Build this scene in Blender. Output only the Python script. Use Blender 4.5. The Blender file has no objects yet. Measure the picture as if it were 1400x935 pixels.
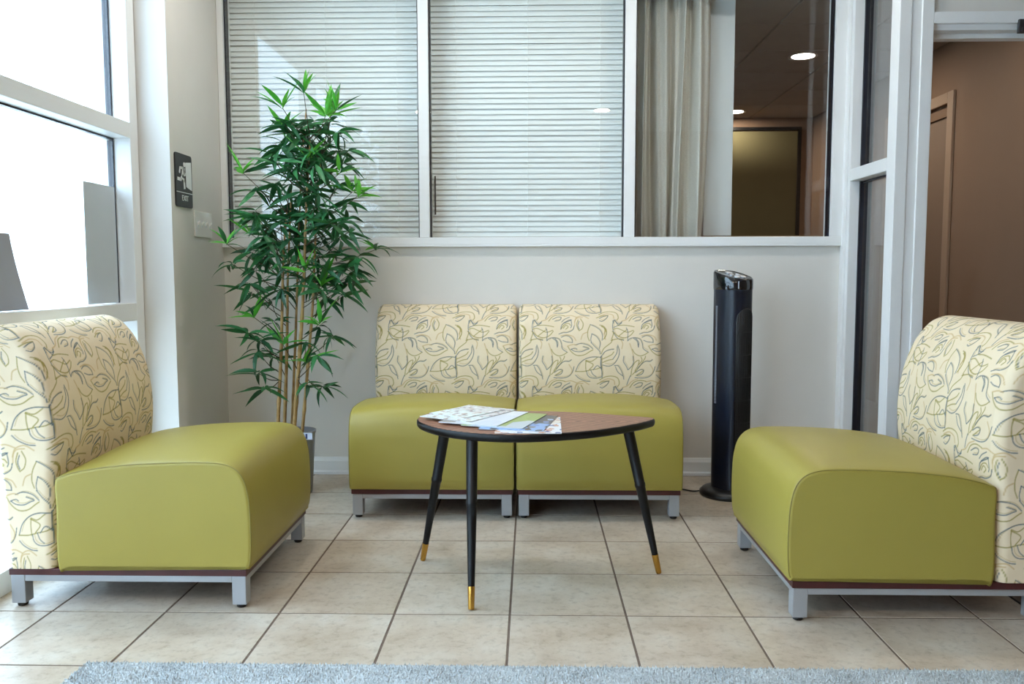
import bpy, bmesh, math, random
import numpy as np
from mathutils import Vector, Matrix

random.seed(7)
rng = np.random.default_rng(11)
sc = bpy.context.scene
COL = sc.collection

# ------------------------------------------------------------------ camera
F_PX, YAW, PITCH, ROLL = 1146.0, -0.0235, 0.0818, -0.0016
cam_d = bpy.data.cameras.new('camera')
cam_d.sensor_fit = 'HORIZONTAL'
cam_d.sensor_width = 36.0
cam_d.lens = F_PX / 1400 * 36.0
cam_d.clip_start = 0.02
cam = bpy.data.objects.new('camera', cam_d)
COL.objects.link(cam)
fwd = Vector((math.sin(YAW) * math.cos(PITCH), math.cos(YAW) * math.cos(PITCH), -math.sin(PITCH)))
rgt = Vector((math.cos(YAW), -math.sin(YAW), 0))
upv = rgt.cross(fwd)
r2 = rgt * math.cos(ROLL) + upv * math.sin(ROLL)
u2 = -rgt * math.sin(ROLL) + upv * math.cos(ROLL)
R = Matrix((r2, u2, -fwd)).transposed().to_4x4()
cam.matrix_world = Matrix.Translation((0.0635, 0, 0.998)) @ R
sc.camera = cam

# ------------------------------------------------------------------ world, exposure
SKY_STRENGTH = 8.5
w = bpy.data.worlds.new('overcast_sky')
sc.world = w
w.use_nodes = True
bg = w.node_tree.nodes['Background']
bg.inputs['Color'].default_value = (0.54, 0.755, 1.0, 1)
bg.inputs['Strength'].default_value = SKY_STRENGTH
sc.view_settings.view_transform = 'Standard'
sc.view_settings.look = 'None'
sc.view_settings.gamma = 1.0
sc.view_settings.use_curve_mapping = False
sc.view_settings.exposure = 0.44
cy = sc.cycles
cy.use_denoising = True
cy.max_bounces = 10
cy.diffuse_bounces = 6
cy.glossy_bounces = 5
cy.transmission_bounces = 8
cy.transparent_max_bounces = 24
cy.sample_clamp_indirect = 6.0
cy.caustics_reflective = False
cy.caustics_refractive = False

# key dimensions of the place
XL_SIGN, XL_WIN, Y_RET = -1.448, -1.578, 3.52
Y_BACK, XR, Y_DOOR = 4.108, 1.564, 3.56
Y_REAR, X_FAR = -1.6, 3.4
Z_CEIL, Z_OFF = 2.62, 2.45


# ------------------------------------------------------------------ materials


def lin(c):
    if isinstance(c, str):
        c = [int(c[i:i + 2], 16) / 255 for i in (0, 2, 4)]
    return tuple(((x + 0.055) / 1.055) ** 2.4 if x > 0.04045 else x / 12.92 for x in c)


class NT:
    def __init__(self, name):
        self.m = bpy.data.materials.new(name)
        self.m.use_nodes = True
        self.t = self.m.node_tree
        self.b = self.t.nodes['Principled BSDF']

    def n(self, typ, **kw):
        nd = self.t.nodes.new(typ)
        for k, v in kw.items():
            if k.startswith('i_'):
                key = k[2:].replace('_', ' ')
                nd.inputs[int(key) if key.isdigit() else key].default_value = v
            else:
                setattr(nd, k, v)
        return nd

    def l(self, a, b):
        self.t.links.new(a, b)

    def ramp(self, fac, stops):
        r = self.n('ShaderNodeValToRGB')
        e = r.color_ramp.elements
        while len(e) < len(stops):
            e.new(0.5)
        for i, (p, c) in enumerate(stops):
            e[i].position = p
            e[i].color = (*c, 1)
        self.l(fac, r.inputs['Fac'])
        return r.outputs['Color']

    def bump(self, h, strength, dist=0.001):
        bn = self.n('ShaderNodeBump', i_Strength=strength, i_Distance=dist)
        self.l(h, bn.inputs['Height'])
        self.l(bn.outputs['Normal'], self.b.inputs['Normal'])


def simple(name, col, rough=0.5, metal=0.0, noise=0.04, scale=6.0, bump=0.0, bscale=120.0, spec=0.5, coat=0.0):
    """plain paint / plastic / metal with a slight procedural mottling"""
    k = NT(name)
    c = lin(col)
    tc = k.n('ShaderNodeTexCoord')
    nz = k.n('ShaderNodeTexNoise', i_Scale=scale, i_Detail=4.0)
    k.l(tc.outputs['Object'], nz.inputs['Vector'])
    a = tuple(max(0, x * (1 - noise)) for x in c)
    b = tuple(min(1, x * (1 + noise)) for x in c)
    k.l(k.ramp(nz.outputs['Fac'], [(0.3, a), (0.7, b)]), k.b.inputs['Base Color'])
    k.b.inputs['Roughness'].default_value = rough
    k.b.inputs['Metallic'].default_value = metal
    k.b.inputs['Specular IOR Level'].default_value = spec
    k.b.inputs['Coat Weight'].default_value = coat
    if bump:
        n2 = k.n('ShaderNodeTexNoise', i_Scale=bscale, i_Detail=3.0)
        k.l(tc.outputs['Object'], n2.inputs['Vector'])
        k.bump(n2.outputs['Fac'], bump)
    return k.m


def glass(name, tint=(0.985, 0.992, 0.988), ior=1.5):
    k = NT(name)
    k.t.nodes.remove(k.b)
    out = [n for n in k.t.nodes if n.type == 'OUTPUT_MATERIAL'][0]
    tr = k.n('ShaderNodeBsdfTransparent')
    tr.inputs['Color'].default_value = (*tint, 1)
    gl = k.n('ShaderNodeBsdfGlossy', i_Roughness=0.0)
    fr = k.n('ShaderNodeFresnel', i_IOR=ior)
    ge = k.n('ShaderNodeNewGeometry')
    mr = k.n('ShaderNodeMapRange')                     # same reflectance on both faces of the thin pane
    mr.inputs['To Min'].default_value = ior
    mr.inputs['To Max'].default_value = 1 / ior
    k.l(ge.outputs['Backfacing'], mr.inputs['Value'])
    k.l(mr.outputs[0], fr.inputs['IOR'])
    mx = k.n('ShaderNodeMixShader')
    k.l(fr.outputs[0], mx.inputs[0])
    k.l(tr.outputs[0], mx.inputs[1])
    k.l(gl.outputs[0], mx.inputs[2])
    k.l(mx.outputs[0], out.inputs['Surface'])
    return k.m


def emit(name, col, strength):
    k = NT(name)
    k.b.inputs['Base Color'].default_value = (1, 1, 1, 1)
    k.b.inputs['Emission Color'].default_value = (*col, 1)
    k.b.inputs['Emission Strength'].default_value = strength
    return k.m


M = {}
M['wall'] = simple('wall_paint', 'd9d5ce', 0.6, noise=0.015, bump=0.12, bscale=180)
M['wall_brown'] = simple('brown_wall_paint', '937b68', 0.7, noise=0.02, bump=0.1, bscale=180)
M['trim'] = simple('white_trim_paint', 'e6e7e6', 0.35, noise=0.01)
M['ceil'] = simple('white_ceiling', 'dcdad6', 0.8, noise=0.02)
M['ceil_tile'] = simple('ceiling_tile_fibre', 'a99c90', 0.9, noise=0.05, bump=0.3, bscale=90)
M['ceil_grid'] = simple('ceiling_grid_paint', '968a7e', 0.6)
M['gasket'] = simple('black_gasket_rubber', '0b1020', 0.4)
M['grout'] = simple('grout', '6a5a4e', 0.9, noise=0.15, scale=30)
M['lime'] = simple('lime_leather', '9e9042', 0.42, noise=0.02, bump=0.10, bscale=420, spec=0.4)
M['lime_pipe'] = simple('lime_piping_leather', '8a7e3a', 0.45)
M['wood_dark'] = simple('dark_red_wood', '43191a', 0.4, noise=0.2, scale=14)
M['silver'] = simple('silver_metal', 'a6a9ad', 0.38, metal=0.35, noise=0.02)
M['black'] = simple('black_plastic', '111214', 0.35)
M['black_paint'] = simple('black_table_paint', '0a0b0e', 0.42, spec=0.3)
M['brass'] = simple('brass', 'c99b4a', 0.25, metal=1.0, noise=0.05)
M['glass'] = glass('clear_glass')
M['glass_tint'] = glass('office_glass', (0.975, 0.992, 0.99))
M['glass_side'] = glass('double_glazed_sidelight', (0.95, 0.97, 0.965), 2.4)
M['blind'] = simple('blind_slat_white', 'f6f8f6', 0.5, noise=0.01)
M['blind_olive'] = simple('olive_blind', '8f8c6c', 0.6, noise=0.02)
M['paper'] = simple('plain_paper', 'd9dee0', 0.8, noise=0.02)
M['paper_mid'] = simple('matt_grey_sheet', 'bcc3c7', 0.8, noise=0.02)
M['paper_grey'] = simple('grey_paper', '9a9da3', 0.8, noise=0.03)
M['switch'] = simple('switch_plastic', 'e4e2dc', 0.35, noise=0.01)
M['sign'] = simple('sign_black', '15171c', 0.4)
M['sign_white'] = simple('sign_white', 'eceeee', 0.5, noise=0.01)
M['outdoor_white'] = simple('white_render_wall', 'f2f2f0', 0.8, noise=0.02)
M['pavement'] = simple('concrete_paving', 'b9b4ac', 0.9, noise=0.12, scale=3)
M['brown_door'] = simple('brown_door_paint', '8a7768', 0.5, noise=0.02)
M['tan_trim'] = simple('tan_trim_paint', 'b09a86', 0.45, noise=0.02)
M['pot'] = simple('grey_metal_pot', '9a9da3', 0.4, metal=0.4, noise=0.05)
M['tag'] = simple('price_tag', 'c7d2e6', 0.5, noise=0.1, scale=40)
M['tag_blue'] = simple('tag_blue_print', '2b3a66', 0.5)
M['soil'] = simple('dark_moss', '2c3320', 0.9, noise=0.4, scale=40)
M['twig'] = simple('twig_brown', '4a4630', 0.7, noise=0.2)
M['fan_body'] = simple('black_plastic_blue_sheen', '0c1424', 0.30, noise=0.02, spec=0.4)  # blue in the base colour stands in for reflections on black plastic
M['fan_gloss'] = simple('gloss_black_plastic', '0b0e14', 0.08, noise=0.02, coat=0.5)
M['fan_dark'] = simple('matt_black_grille', '050608', 0.6)
M['fan_silver'] = simple('fan_silver_buttons', 'b9bec6', 0.3, metal=0.5)
M['vent'] = simple('vent_grey', '8b919b', 0.5)
M['closer'] = simple('door_closer_metal', '4a4b50', 0.35, metal=0.7)
M['sill_brown'] = simple('brown_sill_wood', '7d6040', 0.5, noise=0.1)
M['lamp_cool'] = emit('downlight_glow', (1.0, 0.90, 0.78), 14.0)


def tile_mat():
    k = NT('beige_ceramic_tile')
    tc = k.n('ShaderNodeTexCoord')
    oi = k.n('ShaderNodeObjectInfo')
    mul = k.n('ShaderNodeVectorMath', operation='SCALE')
    cmb = k.n('ShaderNodeCombineXYZ')
    k.l(oi.outputs['Random'], cmb.inputs[0])
    sc1 = k.n('ShaderNodeMath', operation='MULTIPLY', i_1=7.3)
    k.l(oi.outputs['Random'], sc1.inputs[0])
    k.l(sc1.outputs[0], cmb.inputs[1])
    k.l(cmb.outputs[0], mul.inputs[0])
    mul.inputs['Scale'].default_value = 40.0
    add = k.n('ShaderNodeVectorMath', operation='ADD')
    k.l(tc.outputs['Object'], add.inputs[0])
    k.l(mul.outputs[0], add.inputs[1])
    n1 = k.n('ShaderNodeTexNoise', i_Scale=5.0, i_Detail=6.0, i_Roughness=0.65)
    n2 = k.n('ShaderNodeTexNoise', i_Scale=38.0, i_Detail=5.0, i_Roughness=0.7)
    st = k.n('ShaderNodeMapping')
    st.inputs['Scale'].default_value = (1.0, 1.0, 1)
    k.l(add.outputs[0], st.inputs[0])
    k.l(st.outputs[0], n1.inputs['Vector'])
    k.l(st.outputs[0], n2.inputs['Vector'])
    c1 = k.ramp(n1.outputs['Fac'], [(0.28, lin('a8957f')), (0.5, lin('bfb09d')), (0.72, lin('cdc4b6'))])
    c2 = k.ramp(n2.outputs['Fac'], [(0.32, (0.62, 0.59, 0.55)), (0.5, (1, 1, 1))])
    mx = k.n('ShaderNodeMix', data_type='RGBA', blend_type='MULTIPLY')
    mx.inputs['Factor'].default_value = 0.65
    k.l(c1, mx.inputs['A'])
    k.l(c2, mx.inputs['B'])
    hs = k.n('ShaderNodeHueSaturation')
    vr = k.n('ShaderNodeMapRange')
    vr.inputs['To Min'].default_value = 0.95
    vr.inputs['To Max'].default_value = 1.04
    k.l(oi.outputs['Random'], vr.inputs['Value'])
    k.l(vr.outputs[0], hs.inputs['Value'])
    k.l(mx.outputs['Result'], hs.inputs['Color'])
    k.l(hs.outputs[0], k.b.inputs['Base Color'])
    rr = k.n('ShaderNodeMapRange')
    rr.inputs['To Min'].default_value = 0.28
    rr.inputs['To Max'].default_value = 0.46
    k.l(n1.outputs['Fac'], rr.inputs['Value'])
    k.l(rr.outputs[0], k.b.inputs['Roughness'])
    k.bump(n2.outputs['Fac'], 0.12, 0.002)
    return k.m


def fabric_mat():
    k = NT('leaf_print_fabric')
    at = k.n('ShaderNodeVertexColor', layer_name='print')
    tc = k.n('ShaderNodeTexCoord')
    nz = k.n('ShaderNodeTexNoise', i_Scale=14.0, i_Detail=3.0)
    k.l(tc.outputs['Object'], nz.inputs['Vector'])
    mx = k.n('ShaderNodeMix', data_type='RGBA', blend_type='MULTIPLY')
    mx.inputs['Factor'].default_value = 0.5
    k.l(at.outputs['Color'], mx.inputs['A'])
    k.l(k.ramp(nz.outputs['Fac'], [(0.35, (0.93, 0.90, 0.84)), (0.65, (1, 1, 1))]), mx.inputs['B'])
    k.l(mx.outputs['Result'], k.b.inputs['Base Color'])
    k.b.inputs['Roughness'].default_value = 0.85
    k.b.inputs['Specular IOR Level'].default_value = 0.2
    wv = k.n('ShaderNodeTexNoise', i_Scale=900.0)
    k.l(tc.outputs['Object'], wv.inputs['Vector'])
    k.bump(wv.outputs['Fac'], 0.15, 0.0006)
    return k.m


def veneer_mat():
    k = NT('walnut_veneer')
    tc = k.n('ShaderNodeTexCoord')
    sp = k.n('ShaderNodeSeparateXYZ')
    k.l(tc.outputs['Object'], sp.inputs[0])
    ab = k.n('ShaderNodeMath', operation='ABSOLUTE')
    k.l(sp.outputs['Y'], ab.inputs[0])
    cb = k.n('ShaderNodeCombineXYZ')
    k.l(sp.outputs['X'], cb.inputs[0])
    k.l(ab.outputs[0], cb.inputs[1])
    mp = k.n('ShaderNodeMapping')
    mp.inputs['Rotation'].default_value = (0, 0, math.radians(28))
    k.l(cb.outputs[0], mp.inputs[0])
    wv = k.n('ShaderNodeTexWave', bands_direction='Y', i_Scale=16.0, i_Distortion=3.0, i_Detail=3.0)
    wv.inputs['Detail Scale'].default_value = 1.4
    k.l(mp.outputs[0], wv.inputs['Vector'])
    mp2 = k.n('ShaderNodeMapping')
    mp2.inputs['Scale'].default_value = (6, 120, 1)
    k.l(mp.outputs[0], mp2.inputs[0])
    nz = k.n('ShaderNodeTexNoise', i_Scale=1.0, i_Detail=3.0)
    k.l(mp2.outputs[0], nz.inputs['Vector'])
    ad = k.n('ShaderNodeMath', operation='ADD')
    k.l(wv.outputs['Fac'], ad.inputs[0])
    k.l(nz.outputs['Fac'], ad.inputs[1])
    hf = k.n('ShaderNodeMath', operation='MULTIPLY', i_1=0.5)
    k.l(ad.outputs[0], hf.inputs[0])
    k.l(k.ramp(hf.outputs[0], [(0.25, lin('5a3324')), (0.5, lin('8f5f47')), (0.72, lin('b07f64'))]), k.b.inputs['Base Color'])
    k.b.inputs['Roughness'].default_value = 0.38
    return k.m


def cane_mat():
    k = NT('bamboo_cane')
    tc = k.n('ShaderNodeTexCoord')
    nz = k.n('ShaderNodeTexNoise', i_Scale=22.0, i_Detail=4.0)
    k.l(tc.outputs['Object'], nz.inputs['Vector'])
    k.l(k.ramp(nz.outputs['Fac'], [(0.3, lin('8a6a3c')), (0.55, lin('b08e58')), (0.75, lin('c4a66e'))]), k.b.inputs['Base Color'])
    k.b.inputs['Roughness'].default_value = 0.5
    return k.m


def leaf_mat(name, a, b, c):
    k = NT(name)
    oi = k.n('ShaderNodeObjectInfo')
    ge = k.n('ShaderNodeNewGeometry')
    ad = k.n('ShaderNodeMath', operation='ADD')
    k.l(oi.outputs['Random'], ad.inputs[0])
    k.l(ge.outputs['Random Per Island'], ad.inputs[1])
    fr = k.n('ShaderNodeMath', operation='FRACT')
    k.l(ad.outputs[0], fr.inputs[0])
    col = k.ramp(fr.outputs[0], [(0.0, lin(a)), (0.5, lin(b)), (1.0, lin(c))])
    k.l(col, k.b.inputs['Base Color'])
    k.b.inputs['Roughness'].default_value = 0.45
    out = [n for n in k.t.nodes if n.type == 'OUTPUT_MATERIAL'][0]
    tl = k.n('ShaderNodeBsdfTranslucent')
    k.l(col, tl.inputs['Color'])
    mx = k.n('ShaderNodeMixShader', i_0=0.25)
    k.l(k.b.outputs[0], mx.inputs[1])
    k.l(tl.outputs[0], mx.inputs[2])
    k.l(mx.outputs[0], out.inputs['Surface'])
    return k.m


def curtain_mat():
    k = NT('grey_linen_curtain')
    tc = k.n('ShaderNodeTexCoord')
    nz = k.n('ShaderNodeTexNoise', i_Scale=260.0, i_Detail=2.0)
    k.l(tc.outputs['Object'], nz.inputs['Vector'])
    k.l(k.ramp(nz.outputs['Fac'], [(0.3, lin('c9c3b8')), (0.7, lin('dcd7cd'))]), k.b.inputs['Base Color'])
    k.b.inputs['Roughness'].default_value = 0.9
    return k.m


def rug_mat():
    k = NT('blue_grey_pile')
    tc = k.n('ShaderNodeTexCoord')
    nz = k.n('ShaderNodeTexNoise', i_Scale=140.0, i_Detail=3.0)
    n3 = k.n('ShaderNodeTexNoise', i_Scale=9.0, i_Detail=3.0)
    k.l(tc.outputs['Object'], nz.inputs['Vector'])
    k.l(tc.outputs['Object'], n3.inputs['Vector'])
    ad = k.n('ShaderNodeMath', operation='MULTIPLY_ADD', i_1=0.45)
    k.l(n3.outputs['Fac'], ad.inputs[0])
    k.l(nz.outputs['Fac'], ad.inputs[2])
    k.l(k.ramp(ad.outputs[0], [(0.45, lin('8e979b')), (0.72, lin('b4bcbf')), (0.95, lin('cdd3d4'))]), k.b.inputs['Base Color'])
    k.b.inputs['Roughness'].default_value = 0.95
    return k.m


def cover_mat(name, near, far, accents, split=0.5, scale=16.0):
    """printed magazine cover: two fields and scattered picture patches"""
    k = NT(name)
    tc = k.n('ShaderNodeTexCoord')
    sp = k.n('ShaderNodeSeparateXYZ')
    k.l(tc.outputs['Object'], sp.inputs[0])
    gt = k.n('ShaderNodeMath', operation='GREATER_THAN', i_1=split)
    k.l(sp.outputs['Y'], gt.inputs[0])
    mx = k.n('ShaderNodeMix', data_type='RGBA')
    k.l(gt.outputs[0], mx.inputs['Factor'])
    mx.inputs['A'].default_value = (*lin(near), 1)
    mx.inputs['B'].default_value = (*lin(far), 1)
    vo = k.n('ShaderNodeTexVoronoi', i_Scale=scale, distance='CHEBYCHEV')
    vo.inputs['Randomness'].default_value = 0.9
    k.l(tc.outputs['Object'], vo.inputs['Vector'])
    sv = k.n('ShaderNodeSeparateColor')
    k.l(vo.outputs['Color'], sv.inputs[0])
    rp = k.n('ShaderNodeValToRGB')
    rp.color_ramp.interpolation = 'CONSTANT'
    e = rp.color_ramp.elements
    while len(e) < len(accents):
        e.new(0.5)
    for i, a in enumerate(accents):
        e[i].position = i / len(accents)
        e[i].color = (*lin(a), 1)
    k.l(sv.outputs[0], rp.inputs['Fac'])
    th = k.n('ShaderNodeMath', operation='GREATER_THAN', i_1=0.62)
    k.l(sv.outputs[1], th.inputs[0])
    m2 = k.n('ShaderNodeMix', data_type='RGBA')
    k.l(th.outputs[0], m2.inputs['Factor'])
    k.l(mx.outputs['Result'], m2.inputs['A'])
    k.l(rp.outputs[0], m2.inputs['B'])
    k.l(m2.outputs['Result'], k.b.inputs['Base Color'])
    k.b.inputs['Roughness'].default_value = 0.3
    return k.m


M['tile'] = tile_mat()
M['fabric'] = fabric_mat()
M['veneer'] = veneer_mat()
M['cane'] = cane_mat()
M['leaf_dark'] = leaf_mat('dark_green_leaf', '1d4d2d', '2a6639', '3a8046')
M['leaf_light'] = leaf_mat('bright_green_leaf', '3f9a2f', '5cb83c', '74c94a')
M['curtain'] = curtain_mat()
M['rug'] = rug_mat()


# ------------------------------------------------------------------ mesh helpers
class MB:
    def __init__(self):
        self.v, self.f, self.s = [], [], []

    def add(self, vs, fs, smooth=False):
        o = len(self.v)
        self.v += [tuple(x) for x in vs]
        self.f += [tuple(i + o for i in f) for f in fs]
        self.s += [smooth] * len(fs)
        return self

    def bm(self, b, smooth=False):
        b.verts.index_update()
        self.add([v.co[:] for v in b.verts], [[v.index for v in f.verts] for f in b.faces], smooth)
        b.free()
        return self

    def box(self, x0, x1, y0, y1, z0, z1, bev=0.0, seg=2):
        b = bmesh.new()
        bmesh.ops.create_cube(b, size=1)
        bmesh.ops.scale(b, vec=(x1 - x0, y1 - y0, z1 - z0), verts=b.verts)
        bmesh.ops.translate(b, vec=((x0 + x1) / 2, (y0 + y1) / 2, (z0 + z1) / 2), verts=b.verts)
        if bev:
            bmesh.ops.bevel(b, geom=b.edges[:], offset=bev, segments=seg, affect='EDGES', profile=0.6)
        return self.bm(b, False)

    def rings(self, rings, cap0=True, cap1=True, smooth=True):
        n = len(rings[0])
        vs = [p for r in rings for p in r]
        fs = []
        for i in range(len(rings) - 1):
            for j in range(n):
                k = (j + 1) % n
                fs.append((i * n + j, i * n + k, (i + 1) * n + k, (i + 1) * n + j))
        self.add(vs, fs, smooth)
        if cap0:
            self.add(rings[0], [tuple(range(n))[::-1]])
        if cap1:
            self.add(rings[-1], [tuple(range(n))])
        return self

    def tube(self, pts, rad, n=10, caps=True):
        pts = [Vector(p) for p in pts]
        if not hasattr(rad, '__len__'):
            rad = [rad] * len(pts)
        rings = []
        prev = None
        for i, p in enumerate(pts):
            t = (pts[min(i + 1, len(pts) - 1)] - pts[max(i - 1, 0)]).normalized()
            if prev is None:
                a = Vector((1, 0, 0)) if abs(t.x) < 0.9 else Vector((0, 1, 0))
                a = (a - t * a.dot(t)).normalized()
            else:
                a = (prev - t * prev.dot(t)).normalized()
            prev = a
            b = t.cross(a)
            rings.append([p + (a * math.cos(q) + b * math.sin(q)) * rad[i] for q in [2 * math.pi * j / n for j in range(n)]])
        return self.rings(rings, caps, caps)

    def lathe(self, prof, c=(0, 0), n=32, smooth=True):
        rings = [[(c[0] + r * math.cos(2 * math.pi * j / n), c[1] + r * math.sin(2 * math.pi * j / n), z) for j in range(n)] for r, z in prof]
        return self.rings(rings, True, True, smooth)

    def prism(self, outline, z0, z1, smooth=False):
        return self.rings([[(x, y, z0) for x, y in outline], [(x, y, z1) for x, y in outline]], True, True, smooth)

    def mesh(self, name, mat):
        me = bpy.data.meshes.new(name)
        me.from_pydata(self.v, [], self.f)
        me.polygons.foreach_set('use_smooth', self.s)
        me.materials.append(mat)
        me.update()
        return me

    def build(self, name, mat, parent=None, local=False, label=None):
        if parent is not None and not local:
            L = wloc(parent)
            self.v = [(x - L[0], y - L[1], z - L[2]) for x, y, z in self.v]
        return obj(name, self.mesh(name, mat), parent, label=label)


def wloc(o):
    L = Vector((0, 0, 0))
    while o is not None:
        L = L + o.location
        o = o.parent
    return L


def obj(name, me, parent=None, loc=None, label=None):
    o = bpy.data.objects.new(name, me)
    COL.objects.link(o)
    o.parent = parent
    if loc is not None:
        o.location = loc
    if label:
        o['label'] = label
    return o


def tag(o, label, cat, group=None, kind=None):
    o['label'] = label
    if cat:
        o['category'] = cat
    if group:
        o['group'] = group
    if kind:
        o['kind'] = kind
    return o


def thing(name, loc, label, cat, group=None, kind=None):
    o = bpy.data.objects.new(name, None)
    o.empty_display_size = 0.1
    COL.objects.link(o)
    o.location = loc
    return tag(o, label, cat, group, kind)


def B(*a, **k):
    return MB().box(*a, **k)


def copy_tree(o, parent=None):
    c = o.copy()
    COL.objects.link(c)
    c.parent = parent
    for ch in list(o.children):
        copy_tree(ch, c)
    return c


def spline(pts, n=8, closed=False):
    P = [np.array(p, float) for p in pts]
    out = []
    m = len(P)
    rngi = range(m) if closed else range(m - 1)
    for i in rngi:
        if closed:
            a, b, c, d = P[i - 1], P[i], P[(i + 1) % m], P[(i + 2) % m]
        else:
            b, c = P[i], P[i + 1]
            a = P[i - 1] if i else 2 * b - c
            d = P[i + 2] if i + 2 < m else 2 * c - b
        for t in np.arange(n) / n:
            out.append(0.5 * (2 * b + (c - a) * t + (2 * a - 5 * b + 4 * c - d) * t * t + (3 * b - a - 3 * c + d) * t ** 3))
    if not closed:
        out.append(P[-1])
    return out


def struct(name, label, cat, loc=(0, 0, 0)):
    return thing(name, loc, label, cat, None, 'structure')


# ------------------------------------------------------------------ floor
TS = 0.34
fl = B(-1.80, X_FAR + 0.1, Y_REAR - 0.1, 8.3, -0.12, -0.0016).build('floor', M['grout'])
tag(fl, 'beige ceramic tiled floor with brown grout lines', 'floor', kind='structure')
tile_me = B(-TS / 2 + 0.0034, TS / 2 - 0.0034, -TS / 2 + 0.0034, TS / 2 - 0.0034, -0.008, 0.0, bev=0.0010).mesh('tile', M['tile'])
for i in range(-5, 10):
    for j in range(-2, 6):
        x, y = (i + 0.5) * TS, 2.384 + (j + 0.5) * TS
        if x > 1.9 and j < -1:
            continue
        o = obj('tile', tile_me, fl, (x, y, random.uniform(-0.0004, 0)))
        o.rotation_euler.z = random.choice((0, math.pi))

# ------------------------------------------------------------------ shell of the waiting room
ce = B(-1.75, X_FAR, Y_REAR - 0.1, 4.25, Z_CEIL, Z_CEIL + 0.15).build('ceiling', M['ceil'])
tag(ce, 'white ceiling of the waiting room', 'ceiling', kind='structure')

wb = MB().box(XL_SIGN - 0.02, XR + 0.02, Y_BACK, Y_BACK + 0.12, 0, 1.137)
wb.box(XL_SIGN - 0.02, XR + 0.02, Y_BACK, Y_BACK + 0.12, 2.44, Z_CEIL)
wb = wb.build('wall_back', M['wall'])
tag(wb, 'pale grey back wall below the office windows', 'wall', kind='structure')

wl = B(-1.80, XL_SIGN, Y_RET, Y_BACK + 0.12, 0, Z_CEIL).build('wall_left', M['wall'])
tag(wl, 'grey left wall pier that carries the exit sign', 'wall', kind='structure')

wr = MB().box(1.70, X_FAR, Y_DOOR, Y_DOOR + 0.14, 2.055, Z_CEIL)
wr.box(2.62, X_FAR, Y_DOOR, Y_DOOR + 0.14, 0, 2.055)
wr = wr.build('wall_right', M['wall'])
tag(wr, 'grey wall above and beside the open doorway', 'wall', kind='structure')

wf = MB().box(-1.70, X_FAR, Y_REAR - 0.12, Y_REAR, 0, Z_CEIL)  # this wall and the outer right one made brown to cut bounced light
tag(wf.build('wall_front', M['wall_brown']), 'brown wall behind the camera', 'wall', kind='structure')
tag(B(X_FAR, X_FAR + 0.1, Y_REAR - 0.12, 8.3, 0, Z_CEIL).build('wall_outer_right', M['wall_brown']), 'plain wall closing the room on the right', 'wall', kind='structure')


def baseboard(name, x0, x1, label):
    m = MB()
    prof = [(0, 0), (-0.018, 0), (-0.018, 0.012), (-0.012, 0.020), (-0.012, 0.066), (-0.009, 0.074), (-0.005, 0.086), (0, 0.086)]
    m.rings([[(x, Y_BACK + a, b) for a, b in prof] for x in (x0, x1)], True, True, False)
    tag(m.build(name, M['trim']), label, 'baseboard', kind='structure')


baseboard('baseboard_back', XL_SIGN, XR, 'white moulded baseboard along the back wall')
tag(B(XL_SIGN, XL_SIGN + 0.012, Y_RET + 0.002, Y_BACK - 0.019, 0, 0.085, bev=0.003).build('baseboard_left', M['trim']),
    'white baseboard under the exit sign', 'baseboard', kind='structure')

# ---- window_1: glazed screen in the back wall, three panes
W1 = struct('window_1', 'white framed interior window of three panes above the back wall', 'window', (0, Y_BACK, 1.137))
zt = 2.44
for x0, x1 in ((XL_SIGN + 0.001, -1.418), (1.498, XR - 0.012)):
    B(x0, x1, Y_BACK - 0.018, Y_BACK + 0.085, 1.172, zt, bev=0.003).build('jamb', M['trim'], W1)
for x0, x1 in ((-0.481, -0.431), (0.508, 0.560)):
    B(x0, x1, Y_BACK - 0.018, Y_BACK + 0.085, 1.172, zt, bev=0.003).build('mullion', M['trim'], W1)
B(XL_SIGN + 0.001, XR - 0.012, Y_BACK - 0.022, Y_BACK + 0.085, 1.137, 1.172, bev=0.003).build('sill', M['trim'], W1)
B(XL_SIGN + 0.001, XR - 0.012, Y_BACK - 0.024, Y_BACK, 1.127, 1.137, bev=0.002).build('sill_bead', M['trim'], W1)
B(XL_SIGN + 0.001, XR - 0.012, Y_BACK - 0.018, Y_BACK + 0.085, 2.40, zt, bev=0.003).build('head', M['trim'], W1)
for x0, x1 in ((-1.418, -0.481), (-0.431, 0.508), (0.560, 1.498)):
    p = B(x0 + 0.0065, x1 - 0.0065, Y_BACK + 0.006, Y_BACK + 0.012, 1.173, 2.40).build('pane', M['glass_tint'], W1)
    for xa, xb in ((x0 + 0.0005, x0 + 0.006), (x1 - 0.006, x1 - 0.0005)):
        B(xa, xb, Y_BACK + 0.002, Y_BACK + 0.046, 1.173, 2.40).build('gasket', M['gasket'], W1)

# ---- window_2: sidelight in the short right return wall
W2 = struct('window_2', 'narrow white framed sidelight in the right corner', 'window', (XR, 3.83, 0))
B(XR, XR + 0.10, 4.036, Y_BACK + 0.12, 0, Z_CEIL, bev=0.003).build('corner_stile', M['trim'], W2)
B(XR - 0.014, XR, 4.066, Y_BACK - 0.0, 0, Z_CEIL, bev=0.004).build('corner_bead', M['trim'], W2)
B(XR, XR + 0.10, Y_DOOR + 0.002, 3.632, 0, Z_CEIL, bev=0.003).build('end_stile', M['trim'], W2)
B(XR, XR + 0.10, 3.632, 4.036, 1.428, 1.484, bev=0.003).build('glazing_bar', M['trim'], W2)
B(XR, XR + 0.10, 3.632, 4.036, 0, 0.10, bev=0.003).build('bottom_rail', M['trim'], W2)
B(XR, XR + 0.10, 3.632, 4.036, 2.5, Z_CEIL).build('top_rail', M['trim'], W2)
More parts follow.
